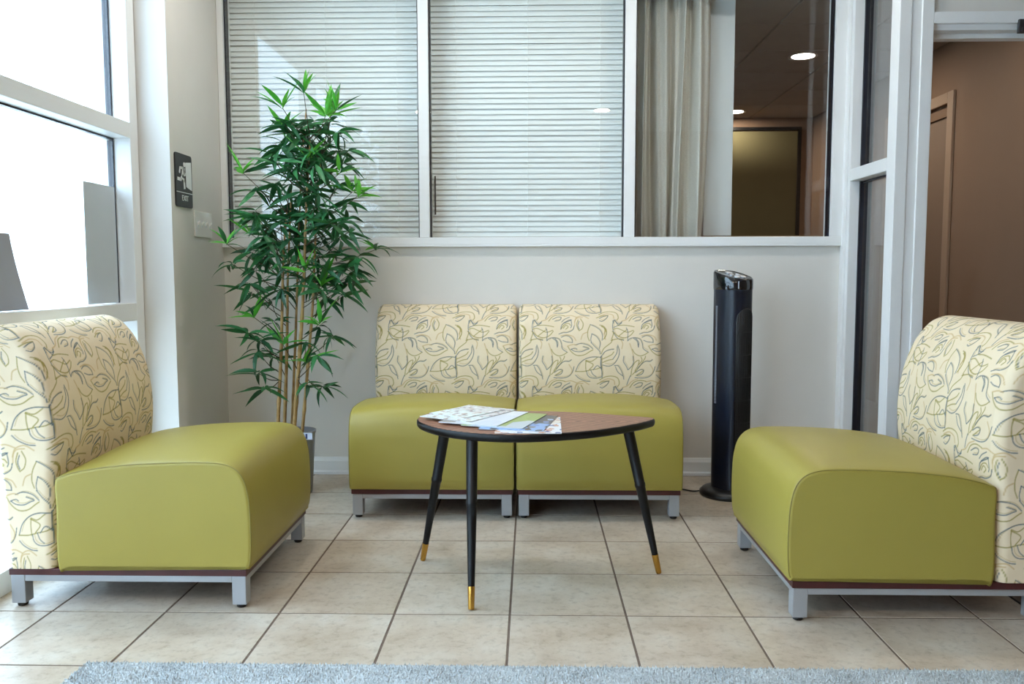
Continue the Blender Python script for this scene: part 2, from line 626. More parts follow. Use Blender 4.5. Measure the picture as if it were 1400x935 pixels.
for z0, z1 in ((0.10, 1.428), (1.484, 2.5)):
    B(XR + 0.062, XR + 0.068, 3.6325, 4.0235, z0 + 0.001, z1 - 0.001).build('pane', M['glass_side'], W2)
    B(XR + 0.044, XR + 0.098, 4.024, 4.0355, z0 + 0.001, z1 - 0.001).build('gasket', M['gasket'], W2)
    B(XR + 0.054, XR + 0.062, 3.633, 4.0235, z1 - 0.010, z1 - 0.001).build('gasket', M['gasket'], W2)

# ---- door_1: open doorway facing the camera at the right
D1 = struct('door_1', 'white frame of the open doorway on the right', 'doorway', (2.1, Y_DOOR, 0))
m = MB().box(XR + 0.0, 1.612, Y_DOOR - 0.014, Y_DOOR + 0.002, 0, Z_CEIL, bev=0.002)
m.build('jamb_casing', M['trim'], D1)
B(1.612, 1.652, Y_DOOR - 0.010, Y_DOOR + 0.14, 0, Z_CEIL, bev=0.003).build('jamb', M['trim'], D1)
B(1.652, 1.700, Y_DOOR - 0.018, Y_DOOR + 0.14, 0, Z_CEIL, bev=0.003).build('jamb_stop', M['trim'], D1)
B(2.53, 2.62, Y_DOOR - 0.018, Y_DOOR + 0.14, 0, 2.055, bev=0.003).build('jamb', M['trim'], D1)
B(1.700, 2.62, Y_DOOR - 0.018, Y_DOOR + 0.0, 2.008, 2.055, bev=0.002).build('head_casing', M['trim'], D1)
B(1.700, 2.53, Y_DOOR + 0.0, Y_DOOR + 0.14, 1.985, 2.055, bev=0.002).build('head', M['trim'], D1)
B(1.700, 2.53, Y_DOOR + 0.05, Y_DOOR + 0.10, 1.965, 1.985, bev=0.002).build('head_stop', M['trim'], D1)
# door closer bracket under the head
cl = thing('door_closer', (2.10, Y_DOOR, 1.985), 'dark metal door closer bracket under the doorway head', 'door closer')
B(2.035, 2.060, Y_DOOR - 0.030, Y_DOOR - 0.012, 1.965, 2.02, bev=0.003).build('bracket', M['closer'], cl)
B(2.045, 2.30, Y_DOOR - 0.036, Y_DOOR - 0.004, 1.968, 1.985, bev=0.003).build('arm', M['closer'], cl)
m = MB().tube([(2.085, Y_DOOR - 0.02, 1.972), (2.10, Y_DOOR - 0.02, 1.935), (2.105, Y_DOOR - 0.02, 1.915)], [0.020, 0.018, 0.008], 12)
m.tube([(2.118, Y_DOOR - 0.045, 1.955), (2.118, Y_DOOR + 0.005, 1.955)], 0.017, 14)
m.build('pivot', M['closer'], cl)

# ---- window_3: storefront glazing on the left
W3 = struct('window_3', 'tall white framed storefront glazing along the left side', 'window', (XL_WIN, 1.0, 0))
XO = -1.70
ys = (3.449, 1.75, 0.15, Y_REAR)
for i, y in enumerate(ys):
    y1 = Y_RET - 0.004 if i == 0 else y + 0.06
    B(XO, XL_WIN, y, y1, 0, Z_CEIL, bev=0.003).build('mullion', M['trim'], W3)
for i in range(3):
    ya, yb = ys[i + 1] + 0.06, ys[i]
    for z0, z1 in ((0.0, 0.075), (0.805, 0.878), (1.551, 1.614), (2.52, Z_CEIL)):
        B(XO, XL_WIN, ya, yb, z0, z1, bev=0.003).build('rail', M['trim'], W3)
    for z0, z1 in ((0.075, 0.805), (0.878, 1.551), (1.614, 2.52)):
        B(-1.656, -1.650, ya + 0.0005, yb - 0.0085, z0 + 0.0005, z1 - 0.0075).build('pane', M['glass'], W3)
        B(-1.672, -1.648, yb - 0.008, yb - 0.0005, z0 + 0.0005, z1 - 0.008).build('gasket', M['gasket'], W3)
        B(-1.664, -1.648, ya + 0.0005, yb - 0.0005, z1 - 0.007, z1 - 0.0005).build('gasket', M['gasket'], W3)

# ------------------------------------------------------------------ dim hall behind the glass and the doorway
XC, YF = 2.72, 8.1
cw = MB().box(XC, XC + 0.1, Y_DOOR + 0.14, 5.49, 0, Z_OFF + 0.06).box(XC, XC + 0.1, 6.37, 8.2, 0, Z_OFF + 0.06).box(XC, XC + 0.1, 5.49, 6.37, 2.075, Z_OFF + 0.06)
tag(cw.build('wall_hall_right', M['wall_brown']), 'dim brown hall wall seen through the doorway', 'wall', kind='structure')
tag(B(-1.9, XC, YF, YF + 0.1, 0, Z_OFF + 0.06).build('wall_hall_back', M['wall_brown']), 'brown far wall of the hall behind the glass', 'wall', kind='structure')
tag(B(-1.9, -1.8, Y_BACK + 0.12, 8.2, 0, Z_OFF + 0.06).build('wall_hall_left', M['wall_brown']), 'left wall of the hall behind the blinds', 'wall', kind='structure')
D2 = struct('door_2', 'brown hall door with tan casing seen through the doorway', 'door', (XC, 5.9, 0))
B(XC + 0.03, XC + 0.07, 5.50, 6.36, 0.004, 2.0, bev=0.003).build('door_leaf', M['brown_door'], D2)
B(XC + 0.015, XC + 0.09, 5.491, 6.369, 2.0, 2.074).build('transom', M['wall_brown'], D2)
for y0, y1 in ((5.42, 5.495), (6.365, 6.44)):
    B(XC - 0.018, XC, y0, y1, 0, 2.14, bev=0.004).build('casing', M['tan_trim'], D2)
B(XC - 0.018, XC, 5.495, 6.365, 2.07, 2.14, bev=0.004).build('casing', M['tan_trim'], D2)
co = MB().box(-1.8, 1.70, Y_BACK + 0.121, YF, Z_OFF + 0.015, Z_OFF + 0.06).box(1.70, XC, Y_DOOR + 0.141, YF, Z_OFF + 0.015, Z_OFF + 0.06).build('ceiling_hall', M['ceil_grid'])
tag(co, 'dim suspended hall ceiling of square tiles', 'ceiling', kind='structure')
ct_me = B(-0.294, 0.294, -0.294, 0.294, 0.0, 0.015, bev=0.003).mesh('ceiling_tile', M['ceil_tile'])
for i in range(6):
    for j in range(7):
        x, y = 2.41 - 0.6 * i, 7.78 - 0.6 * j
        if y < 4.5 and x < 1.9:
            continue
        obj('ceiling_tile', ct_me, co, (x, y, Z_OFF))

W5 = struct('window_4', 'dark framed hall window with closed olive blinds on the far wall', 'window', (1.9, YF, 1.2))
xa, xb, za, zb = 1.2, 2.60, 1.16, 2.365
m = MB().box(xa, xb, YF - 0.03, YF, zb - 0.03, zb).box(xb - 0.03, xb, YF - 0.03, YF, za, zb - 0.03).box(xa, xb, YF - 0.03, YF, za - 0.03, za)
m.build('frame', M['black'], W5)
m = MB()
z = za + 0.01
while z < zb - 0.06:
    m.add([(xa, YF - 0.008, z), (xb - 0.034, YF - 0.008, z), (xb - 0.034, YF - 0.024, z + 0.026), (xa, YF - 0.024, z + 0.026)], [(0, 1, 2, 3)])
    z += 0.024
o = m.build('blind_slats', M['blind_olive'], W5)
o['kind'] = 'stuff'

# white column and brown ledge just behind the third pane
tag(B(0.955, 1.102, 4.42, 4.56, 1.19, Z_OFF, bev=0.004).build('trim_1', M['trim']), 'white square post standing behind the third pane', 'post', kind='structure')
tag(B(0.94, 1.56, 4.40, 4.60, 1.165, 1.19, bev=0.003).build('trim_2', M['sill_brown']), 'brown wooden ledge behind the third pane', 'ledge', kind='structure')


# ------------------------------------------------------------------ blinds behind panes one and two
def blind(x0, x1, label):
    yb = Y_BACK + 0.125
    t = thing('venetian_blind', ((x0 + x1) / 2, yb, 1.15), label, 'blind', 'white blinds behind the office windows')
    hw = (x1 - x0) / 2
    me = MB()
    a = math.radians(-70)
    sec = []
    for k in range(5):
        s = (k / 4 - 0.5) * 0.030
        bow = 0.0016 * (1 - (2 * k / 4 - 1) ** 2)
        sec.append((s * math.cos(a) - bow * math.sin(a), s * math.sin(a) + bow * math.cos(a)))
    vs = [(xx, -p[0], p[1]) for xx in (-hw, hw) for p in sec]
    me.add(vs, [(k, k + 1, 6 + k, 5 + k) for k in range(4)], True)
    sm = me.mesh('slat', M['blind'])
    z = 1.195
    i = 0
    while z < 2.39:
        o = obj('slat', sm, t, (0, random.uniform(-0.0008, 0.0008), z - 1.15 + random.uniform(-0.0007, 0.0007)))
        o.rotation_euler.x = random.uniform(-0.03, 0.03)
        z += 0.0262
    B(-hw, hw, -0.014, 0.014, 0.012, 0.030, bev=0.003).build('bottom_rail', M['blind'], t, local=True)
    B(-hw, hw, -0.02, 0.02, 1.25, 1.29, bev=0.003).build('head_rail', M['blind'], t, local=True)
    for fx in (-0.72, 0.0, 0.72):
        MB().tube([(fx * hw, -0.017, 0.02), (fx * hw, -0.017, 1.25)], 0.0012, 6).build('ladder_cord', M['blind'], t, local=True)
    return t


blind(-1.44, -0.466, 'white venetian blind behind the leftmost pane and the bamboo')
b2 = blind(-0.448, 0.538, 'white venetian blind behind the middle pane')
MB().tube([(-0.462, -0.022, 0.14), (-0.462, -0.022, 0.33)], 0.004, 8).build('tilt_wand', M['black'], b2, local=True)

# ------------------------------------------------------------------ curtain behind the third pane
cv, cf = [], []
NX, NZ = 120, 30
for k in range(NZ + 1):
    zz = 1.14 + (2.42 - 1.14) * k / NZ
    for i in range(NX + 1):
        u = i / NX
        gather = 0.5 + 0.5 * k / NZ
        ph = u * 2 * math.pi * 4.2 + 0.9 * math.sin(1.5 * k / NZ + 2.0 * u)
        x = 0.575 + (0.365 + 0.02 * math.sin(2.0 * k / NZ)) * (u + 0.030 * math.sin(ph * 0.5 + 2.2 * (1 - k / NZ)))
        y = Y_BACK + 0.23 + 0.040 * math.sin(ph) + 0.016 * math.sin(2.3 * ph + 1.3 + 1.5 * k / NZ)
        cv.append((x, y, zz))
for k in range(NZ):
    for i in range(NX):
        a = k * (NX + 1) + i
        cf.append((a, a + 1, a + NX + 2, a + NX + 1))
cur = MB().add(cv, cf, True).build('curtain', M['curtain'])
tag(cur, 'pale grey linen curtain hanging in folds behind the third pane', 'curtain')
so = cur.modifiers.new('thickness', 'SOLIDIFY')
so.thickness = 0.002


# ------------------------------------------------------------------ recessed lights
def downlight(x, y, z, label, power, col, group, r=0.075):
    t = thing('recessed_downlight', (x, y, z), label, 'ceiling light', group)
    MB().lathe([(r, 0.0), (r + 0.022, -0.004), (r + 0.022, 0.0)], n=28).build('trim_ring', M['trim'], t, local=True)
    MB().lathe([(0.001, -0.002), (r, -0.002), (r, 0.0), (0.001, 0.0)], n=28).build('lens', M['lamp_cool'], t, local=True)
    d = bpy.data.lights.new('downlight_lamp', 'AREA')
    d.shape = 'DISK'
    d.size = 2 * r
    d.energy = power
    d.color = col
    o = bpy.data.objects.new('downlight_lamp', d)
    COL.objects.link(o)
    o.parent = t
    o.location = (0, 0, -0.006)
    return t


WARM = (1.0, 0.80, 0.60)
G_OFF = 'downlights in the hall ceiling'
downlight(1.89, 5.825, Z_OFF, 'bright downlight in the hall ceiling nearer the glass, upper of the two', 8.0, WARM, G_OFF)
downlight(1.904, 7.777, Z_OFF, 'small glowing downlight deeper in the hall ceiling above the olive blinds', 8.0, WARM, G_OFF)
G_WR = 'downlights in the waiting room ceiling'
downlight(0.763, -0.30, Z_CEIL, 'waiting room downlight mirrored in the middle pane', 12.0, WARM, G_WR)
downlight(-1.027, -0.34, Z_CEIL, 'waiting room downlight mirrored at the left mullion', 16.0, WARM, G_WR)
for lx, lab in ((-0.95, 'added unseen fill downlight over the bamboo'), (0.0, 'added unseen fill downlight over the pair of back chairs'), (0.95, 'added unseen fill downlight over the tower fan')):
    downlight(lx, 3.34, Z_CEIL, lab, 4.5, (1.0, 0.96, 0.91), G_WR)  # unseen lamps added to fill the back wall and blinds with light
downlight(2.25, 4.25, Z_OFF, 'hall downlight just behind the doorway head', 2.0, WARM, None)

# ------------------------------------------------------------------ outside the storefront
tag(B(-14, -1.80, -10, 14, -0.25, -0.12).build('pavement', M['pavement']), 'pale concrete paving outside the storefront', 'pavement', kind='structure')
bd = thing('neighbouring_building', (-6.0, 4.0, -0.12), 'white rendered building outside the left storefront', 'building')
B(-9, -6.0, -9, 13, -0.12, 5.4).build('wall', M['outdoor_white'], bd)
B(-6.0, -5.975, -9, 13, 2.48, 2.54).build('ledge', M['outdoor_white'], bd)
m = MB()
m.rings([[(x, 9.1, 4.5), (x, 9.55, 4.5), (x, 11.3, 2.6), (x, 10.85, 2.6)] for x in (-6.0, -5.985)], True, True, False)
m.build('sunlit_band', M['outdoor_white'], bd)  # flat strip shaped to stand in for a sunlit band across the wall
# ------------------------------------------------------------------ lounge chairs
# leaf print of the backrest fabric: strokes of one repeat, drawn in a 805 x 645 field (x right, y down)
STROKES = '''
B 840,572 760,568 680,588 620,635 585,705
B 585,740 620,770 680,795 730,800
B 838,560 842,640 846,700 850,755
O 585,705 660,705 740,690 800,680 845,660
O 685,605 760,640 720,690
B 695,700 705,740 740,765 800,768 850,755
B 735,690 755,730 790,755
B 760,690 800,650 840,680
O 800,575 740,610 690,600
O 690,600 685,650 690,705
B 580,455 640,440 710,455 758,490
O 510,470 545,520 600,553 670,548 730,515 758,500
B 540,495 580,485 600,495
B 540,495 580,515 640,518 690,500 720,488 660,470
T 505,465 560,450 600,455
B 735,250 790,275 835,310 855,360 850,410
O 735,255 712,310 708,370 725,415
B 750,345 738,400 745,430
B 750,345 800,375 830,430 822,490
B 740,430 780,470 822,510 830,540
O 830,255 870,270 895,310 890,360 865,400
O 850,260 880,300 872,350
B 200,455 215,510 205,570 165,630 110,655 50,645
B 35,565 70,520 120,500 160,495
O 40,590 90,570 140,545 160,520
O 50,620 100,600 150,590
B 195,470 190,530 150,590
O 35,540 60,490 110,450 135,430 150,400
B 35,560 30,640 40,700 45,770
B 180,205 160,230 155,290 170,350 210,395 260,410
B 180,205 195,235 210,255
B 245,235 205,262 165,280
O 205,262 270,258 340,268 370,275
O 160,300 200,290 250,310 300,330 360,310
O 165,330 200,365 270,385 330,360 365,320
O 210,370 260,330 300,300
B 290,285 305,330 300,410
O 140,400 160,340 150,320
O 135,410 200,395 260,400
T 240,490 250,440 230,400
B 300,415 330,390 380,385 425,400 445,440 455,490 505,525
B 360,390 395,420 405,475
B 380,388 410,430 405,475
O 345,495 370,535 420,558 470,545 500,525
T 320,440 340,500 355,560 350,600
B 545,205 500,225 455,250 440,300
B 545,205 550,260 540,285
B 575,265 560,305 510,330 460,335 420,348
O 445,295 480,250 520,240 540,260
O 465,290 490,260 515,275 490,300
O 615,200 600,250 610,290 625,315
B 625,215 612,260 625,300
O 640,190 665,240 655,290 630,310
T 580,260 585,210 610,180 660,175
B 445,380 480,365 520,370 550,400 555,430
B 460,410 500,425 555,430
T 440,365 500,355 560,370 590,410
B 260,560 255,610 280,650 300,690
B 350,560 355,620 335,660 300,690
B 165,650 200,650 230,690 250,740 260,780
B 175,660 200,710 245,745
B 290,835 305,790 325,745
O 330,750 340,680 370,620 410,600 400,650 370,700
O 345,735 390,690 430,640 470,580 475,560
B 375,715 420,690 455,695 440,730 390,745
B 545,595 520,610 470,612 420,650 395,680
B 570,660 555,710 520,750 460,768 370,765
O 380,745 420,720 450,700
O 430,570 440,600 410,640
B 25,830 60,810 110,800 90,835 50,862 25,855
O 20,785 80,755 150,750 200,770 215,820 200,850
T 30,800 100,775 160,790 170,830
B 165,880 160,855 180,850 200,880 230,885 250,865
O 320,860 360,810 420,790 480,800
B 360,840 410,815 445,820 430,850 380,860
B 450,870 480,840 530,815
B 470,880 520,850 550,845
T 580,870 600,820 660,800 720,830
T 250,860 300,840 340,800 400,775
O 800,825 860,800 920,795
T 640,400 660,350 700,330
T 520,640 550,690 540,730
T 90,300 70,350 80,400
O 40,270 75,290 90,340 70,390
T 480,160 540,150 600,170
'''


def print_tile():
    """distance-drawn strokes of the print on a periodic 1 mm grid -> linear colours"""
    PX, PY = 805.0, 645.0
    NU, NV = 480, 400
    U, V = 0.378, 0.318
    cream = np.array(lin('e6d5b7'))
    img = np.tile(cream, (NV, NU, 1))
    uu = (np.arange(NU) + 0.5) / NU * U
    vv = (np.arange(NV) + 0.5) / NV * V
    cols = {'B': (np.array(lin('46606f')), 0.00155, 0.88), 'O': (np.array(lin('8d8436')), 0.0016, 0.8), 'T': (np.array(lin('c0a068')), 0.0018, 0.6), 'S': (np.array(lin('b09a58')), 0.0013, 0.55)}
    lines = []
    for ln in STROKES.strip().splitlines():
        c, *pp = ln.split()
        P = np.array([[float(q) for q in p.split(',')] for p in pp])
        if c == 'B' and len(P) > 3:          # the print repeats its blue outlines as a paler line beside them
            lines.append(('S', P.mean(0) + (P - P.mean(0)) * 0.86 + (9, -9)))
        lines.append((c, P))
    # broad warm halo beside the tan and olive lines first, then the lines
    for pas in (0, 1):
        for c, P in lines:
            P = np.array(spline(P, 6))
            P[:, 0] = P[:, 0] / PX * U
            P[:, 1] = -P[:, 1] / PY * V
            col, hw, op = cols[c]
            if pas == 0:
                if c in 'BS':
                    continue
                col, hw, op = np.array(lin('d0b27c')), 0.004, 0.35
            x0, x1 = P[:, 0].min() - 0.008, P[:, 0].max() + 0.008
            y0, y1 = P[:, 1].min() - 0.008, P[:, 1].max() + 0.008
            iu = np.arange(int(np.floor(x0 / U * NU)), int(np.ceil(x1 / U * NU)) + 1)
            iv = np.arange(int(np.floor(y0 / V * NV)), int(np.ceil(y1 / V * NV)) + 1)
            gx, gy = np.meshgrid((iu + 0.5) / NU * U, (iv + 0.5) / NV * V)
            dmin = np.full(gx.shape, 1.0)
            for a, b in zip(P[:-1], P[1:]):
                d = b - a
                L2 = max(d @ d, 1e-12)
                t = np.clip(((gx - a[0]) * d[0] + (gy - a[1]) * d[1]) / L2, 0, 1)
                dmin = np.minimum(dmin, np.hypot(gx - a[0] - t * d[0], gy - a[1] - t * d[1]))
            if pas == 0:
                al = op * np.clip(1 - dmin / hw, 0, 1)
            else:
                al = op * np.clip((hw * 1.5 - dmin) / (hw * 0.9), 0, 1)
            IU, IV = np.meshgrid(iu % NU, iv % NV)
            img[IV, IU] = img[IV, IU] * (1 - al[..., None]) + col * al[..., None]
    return img, U, V


PRINT, PU, PV = print_tile()


def sample_print(u, v):
    NV, NU, _ = PRINT.shape
    fu, fv = (u / PU * NU - 0.5) % NU, (v / PV * NV - 0.5) % NV
    i, j = np.floor(fu).astype(int), np.floor(fv).astype(int)
    a, b = (fu - i)[:, None], (fv - j)[:, None]
    i %= NU
    j %= NV
    i1, j1 = (i + 1) % NU, (j + 1) % NV
    return (PRINT[j, i] * (1 - a) + PRINT[j, i1] * a) * (1 - b) + (PRINT[j1, i] * (1 - a) + PRINT[j1, i1] * a) * b


CH_D, CH_W = 0.71, 0.652           # frame depth and width
SEAT_W, BACK_W = 0.672, 0.668
# side profile of the backrest: (distance from the rear of the frame, height) of its front and rear faces
BF = [(0.140, 0.121), (0.142, 0.25), (0.146, 0.38), (0.154, 0.46), (0.157, 0.53), (0.150, 0.61), (0.132, 0.69), (0.100, 0.765), (0.062, 0.815), (0.030, 0.838), (0.000, 0.847), (-0.022, 0.848)]
BR = [(0.000, 0.121), (-0.006, 0.25), (-0.012, 0.38), (-0.017, 0.46), (-0.021, 0.53), (-0.027, 0.61), (-0.034, 0.69), (-0.041, 0.765), (-0.045, 0.808), (-0.044, 0.828), (-0.038, 0.840), (-0.028, 0.8475)]


def backrest_mesh():
    f = np.array(spline(BF, 40))
    r = np.array(spline(BR, 40))
    arc = np.concatenate([[0], np.cumsum(np.hypot(*np.diff(f, axis=0).T))])
    n = int(arc[-1] / 0.0021)
    t = np.linspace(0, arc[-1], n)
    k = np.arange(len(f))
    kk = np.interp(t, arc, k)
    f = np.stack([np.interp(kk, k, f[:, c]) for c in (0, 1)], 1)
    r = np.stack([np.interp(kk, k, r[:, c]) for c in (0, 1)], 1)
    hw = BACK_W / 2
    rad = 0.030
    # perimeter parameter: front face, rounded corner, side face, rear (coarse)
    nf, ncn, ns, nr = 290, 12, 56, 14
    rows_v, cols_u = [], None
    for (fd, fz), (rd, rz) in zip(f, r):
        dep = max(fd - rd, 1e-4)
        rr = min(rad, dep * 0.45)
        top = min(1.0, max(0.0, (0.848 - max(fz, rz)) / 0.030))
        inset = 0.016 * (1 - math.sqrt(max(0, 1 - (1 - top) ** 2)))
        h = hw - inset
        crown = 0.010
        xs = np.linspace(-(h - rr), h - rr, nf)
        s = np.zeros(nf)
        row = [(x, 0.0) for x in xs]
        ang = np.linspace(0, math.pi / 2, ncn + 1)[1:]
        right = [(h - rr + rr * math.sin(a), (rr - rr * math.cos(a)) / dep) for a in ang]
        side = [(h, q) for q in np.linspace(rr / dep, 1 - rr * 0.5 / dep, ns + 1)[1:]]
        rear = [(x, 1.0) for x in np.linspace(h - rr * 0.5, -(h - rr * 0.5), nr)]
        lside = [(-x, q) for x, q in side[::-1]]
        lcorn = [(-x, q) for x, q in right[::-1]]
        loop = row + right + side + rear + lside + lcorn
        rows_v.append([(x, fd + (rd - fd) * q + (crown * (1 - (x / hw) ** 2) if q < 0.001 else 0.0), fz + (rz - fz) * q) for x, q in loop])
    A = np.array(rows_v)                      # rows x perimeter x (x, d, z)
    N, P_, _ = A.shape
    co = np.stack([A[..., 0], -A[..., 1], A[..., 2]], -1)      # front of the chair looks along -y
    # perimeter length measured from the middle of the front face, taken at mid height
    mid = co[int(N * 0.45)]
    per = np.zeros(P_)
    seg = np.hypot(*(np.roll(mid, -1, 0) - mid)[:, :2].T)
    cs = np.concatenate([[0], np.cumsum(seg)[:-1]])
    c0 = (nf - 1) / 2
    base = np.interp(c0, np.arange(P_), cs)
    total = seg.sum()
    per = cs - base
    half = int(nf + ncn + ns + nr / 2)
    per[half:] -= total
    vv = t
    u = np.tile(per, (N, 1)).ravel()
    v = np.repeat(vv, P_)
    me = bpy.data.meshes.new('backrest')
    idx = np.arange(N * P_).reshape(N, P_)
    q = np.stack([idx[:-1], np.roll(idx[:-1], -1, 1), np.roll(idx[1:], -1, 1), idx[1:]], -1).reshape(-1, 4)
    nq = len(q)
    loops = np.concatenate([q.ravel(), idx[0][::-1], idx[-1]])
    starts = np.concatenate([np.arange(nq) * 4, [nq * 4, nq * 4 + P_]])
    me.vertices.add(N * P_)
    me.vertices.foreach_set('co', co.reshape(-1).astype(np.float32))
    me.loops.add(len(loops))
    me.loops.foreach_set('vertex_index', loops.astype(np.int32))
    me.polygons.add(nq + 2)
    me.polygons.foreach_set('loop_start', starts.astype(np.int32))
    me.update(calc_edges=True)
    me.validate()
    me.polygons.foreach_set('use_smooth', np.ones(len(me.polygons), bool))
    # print phase: left edge of the front face is x=20 of the drawn field, y=835 lies just above the seat
    uu = (u + BACK_W / 2) + 20 / 805 * PU
    v_ref = np.interp(0.477, f[:, 1][:int(N * 0.8)], t[:int(N * 0.8)])
    vv2 = -(835 / 645 * PV) + (v - v_ref)
    c = sample_print(uu, vv2)
    at = me.color_attributes.new('print', 'FLOAT_COLOR', 'POINT')
    at.data.foreach_set('color', np.concatenate([c, np.ones((len(c), 1))], 1).astype(np.float32).ravel())
    me.materials.append(M['fabric'])
    return me


SP = [(0.150, 0.1225), (0.150, 0.30), (0.150, 0.385), (0.175, 0.405), (0.25, 0.424), (0.36, 0.438), (0.48, 0.445), (0.58, 0.447), (0.645, 0.444),
      (0.688, 0.429), (0.715, 0.396), (0.728, 0.345), (0.732, 0.29), (0.733, 0.22), (0.730, 0.16), (0.724, 0.132), (0.712, 0.1208), (0.60, 0.1208), (0.40, 0.1208), (0.20, 0.1208)]


def seat_mesh():
    P = np.array(spline(SP, 5, closed=True))
    n = len(P)
    T = np.roll(P, -1, 0) - np.roll(P, 1, 0)
    T /= np.linalg.norm(T, axis=1)[:, None]
    Nn = np.stack([-T[:, 1], T[:, 0]], 1)            # outward for this winding
    if (Nn[P[:, 1].argmax()])[1] < 0:
        Nn = -Nn
    wt = np.clip(Nn[:, 1], 0, 1) * 0.026 * np.clip((P[:, 0] - 0.14) / 0.1, 0.35, 1) + np.clip(Nn[:, 0], 0, 1) * 0.012
    wt *= np.clip((P[:, 1] - 0.121) / 0.04, 0, 1)
    hw = SEAT_W / 2
    rr = 0.010
    secs = [(-hw + rr * (1 - math.cos(a)), rr * (1 - math.sin(a))) for a in np.linspace(0, math.pi / 2, 6)]
    secs += [(x, 0.0) for x in np.linspace(-hw + rr, hw - rr, 25)[1:-1]]
    secs += [(-x, i) for x, i in secs[:6][::-1]]
    rings = []
    for x, ins in secs:
        cr = (1 - min(1, abs(x) / (hw - 0.004)) ** 2.4)
        Q = P + Nn * (wt * cr - ins)[:, None]
        rings.append([(x, -q[0], q[1]) for q in Q])
    m = MB()
    m.rings(rings, True, True, True)
    pipes = []
    for sgn in (-1, 1):
        x, _ = (-hw + 0.001, 0)
        sel = [i for i in range(n) if (P[i, 1] > 0.385 or P[i, 0] > 0.70) and P[i, 1] > 0.131]
        pts = [(sgn * (hw - 0.003), -(P[i] - Nn[i] * 0.0022)[0], (P[i] - Nn[i] * 0.0022)[1]) for i in sel]
        pts.sort(key=lambda p: math.atan2(p[2] - 0.25, -p[1] - 0.40), reverse=True)
        pipes.append(pts)
    return m, pipes


def make_chair():
    ch = thing('lounge_chair', (0, 0, 0), 'x', 'chair', 'lime lounge chairs')
    y0, y1 = -CH_D, 0.0                        # front at -CH_D, rear at 0 (recentred later)
    hw = CH_W / 2
    lg = 0.042
    leg_me = B(-lg / 2, lg / 2, -lg / 2, lg / 2, 0.012, 0.100, bev=0.0025).mesh('leg', M['silver'])
    gl_me = MB().lathe([(0.013, 0.0), (0.015, 0.003), (0.015, 0.0125), (0.013, 0.0125)], n=16).mesh('foot_glide', M['black'])
    for sx in (-1, 1):
        for yy in (y0 + lg / 2, y1 - lg / 2):
            l = obj('leg', leg_me, ch, (sx * (hw - lg / 2), yy, 0))
            obj('foot_glide', gl_me, l, (0, 0, 0), label='black foot glide')
    for yy in (y0, y1 - 0.030):
        B(-hw + lg, hw - lg, yy + 0.001, yy + 0.029, 0.080, 0.0995, bev=0.002).build('frame_rail', M['silver'], ch, local=True)
    for sx in (-1, 1):
        xa = -hw if sx < 0 else hw - 0.030
        B(xa + 0.001, xa + 0.029, y0 + lg, y1 - lg, 0.080, 0.0995, bev=0.002).build('frame_rail', M['silver'], ch, local=True)
    B(-hw - 0.004, hw + 0.004, y0 - 0.004, y1 + 0.002, 0.1002, 0.1205, bev=0.002).build('wood_plinth', M['wood_dark'], ch, local=True, label='dark red wooden plinth')
    sm, pipes = seat_mesh()
    s = sm.build('seat', M['lime'], ch, local=True, label='smooth lime green leather seat')
    for p in pipes:
        MB().tube(p, 0.0019, 6).build('seam_piping', M['lime_pipe'], s, local=True)
    obj('backrest', backrest_mesh(), ch, label='cream backrest printed with blue and olive leaf outlines')
    return ch


chair = make_chair()


def place_chair(c, x, y, rz, label):
    c.location = (x, y, 0)
    c.rotation_euler.z = rz
    c['label'] = label


c2, c3, c4 = copy_tree(chair), copy_tree(chair), copy_tree(chair)
place_chair(chair, -0.343, 4.060, 0, 'lime lounge chair against the back wall, nearer the bamboo')
place_chair(c2, 0.337, 4.060, 0, 'lime lounge chair against the back wall, nearer the black fan')
place_chair(c3, -1.498, 2.738, math.radians(90), 'lime lounge chair with its back to the left storefront window')
place_chair(c4, 1.522, 2.676, math.radians(-90), 'lime lounge chair in front of the open doorway on the right')

# ------------------------------------------------------------------ coffee table
TB = (0.06, 2.735)
outl = spline([(-.322, 2.81), (-.308, 2.72), (-.235, 2.608), (-.13, 2.535), (0, 2.502), (.14, 2.527), (.28, 2.592), (.40, 2.69), (.462, 2.762), (.478, 2.798), (.462, 2.822),
               (.373, 2.862), (.25, 2.913), (.1, 2.945), (-.1, 2.958), (-.23, 2.942), (-.297, 2.893)], 6, closed=True)
outl = [(p[0], p[1]) for p in outl]
tb = thing('coffee_table', (TB[0], TB[1], 0), 'low walnut coffee table with black edge and three tapered legs', 'table')


def inset(o, d):
    cx = sum(p[0] for p in o) / len(o)
    cyy = sum(p[1] for p in o) / len(o)
    res = []
    n = len(o)
    for i in range(n):
        a, b = Vector(o[i - 1]), Vector(o[(i + 1) % n])
        t = (b - a).normalized()
        nn = Vector((-t.y, t.x))
        if nn.dot(Vector((cx, cyy)) - Vector(o[i])) < 0:
            nn = -nn
        res.append((o[i][0] + nn.x * d, o[i][1] + nn.y * d))
    return res


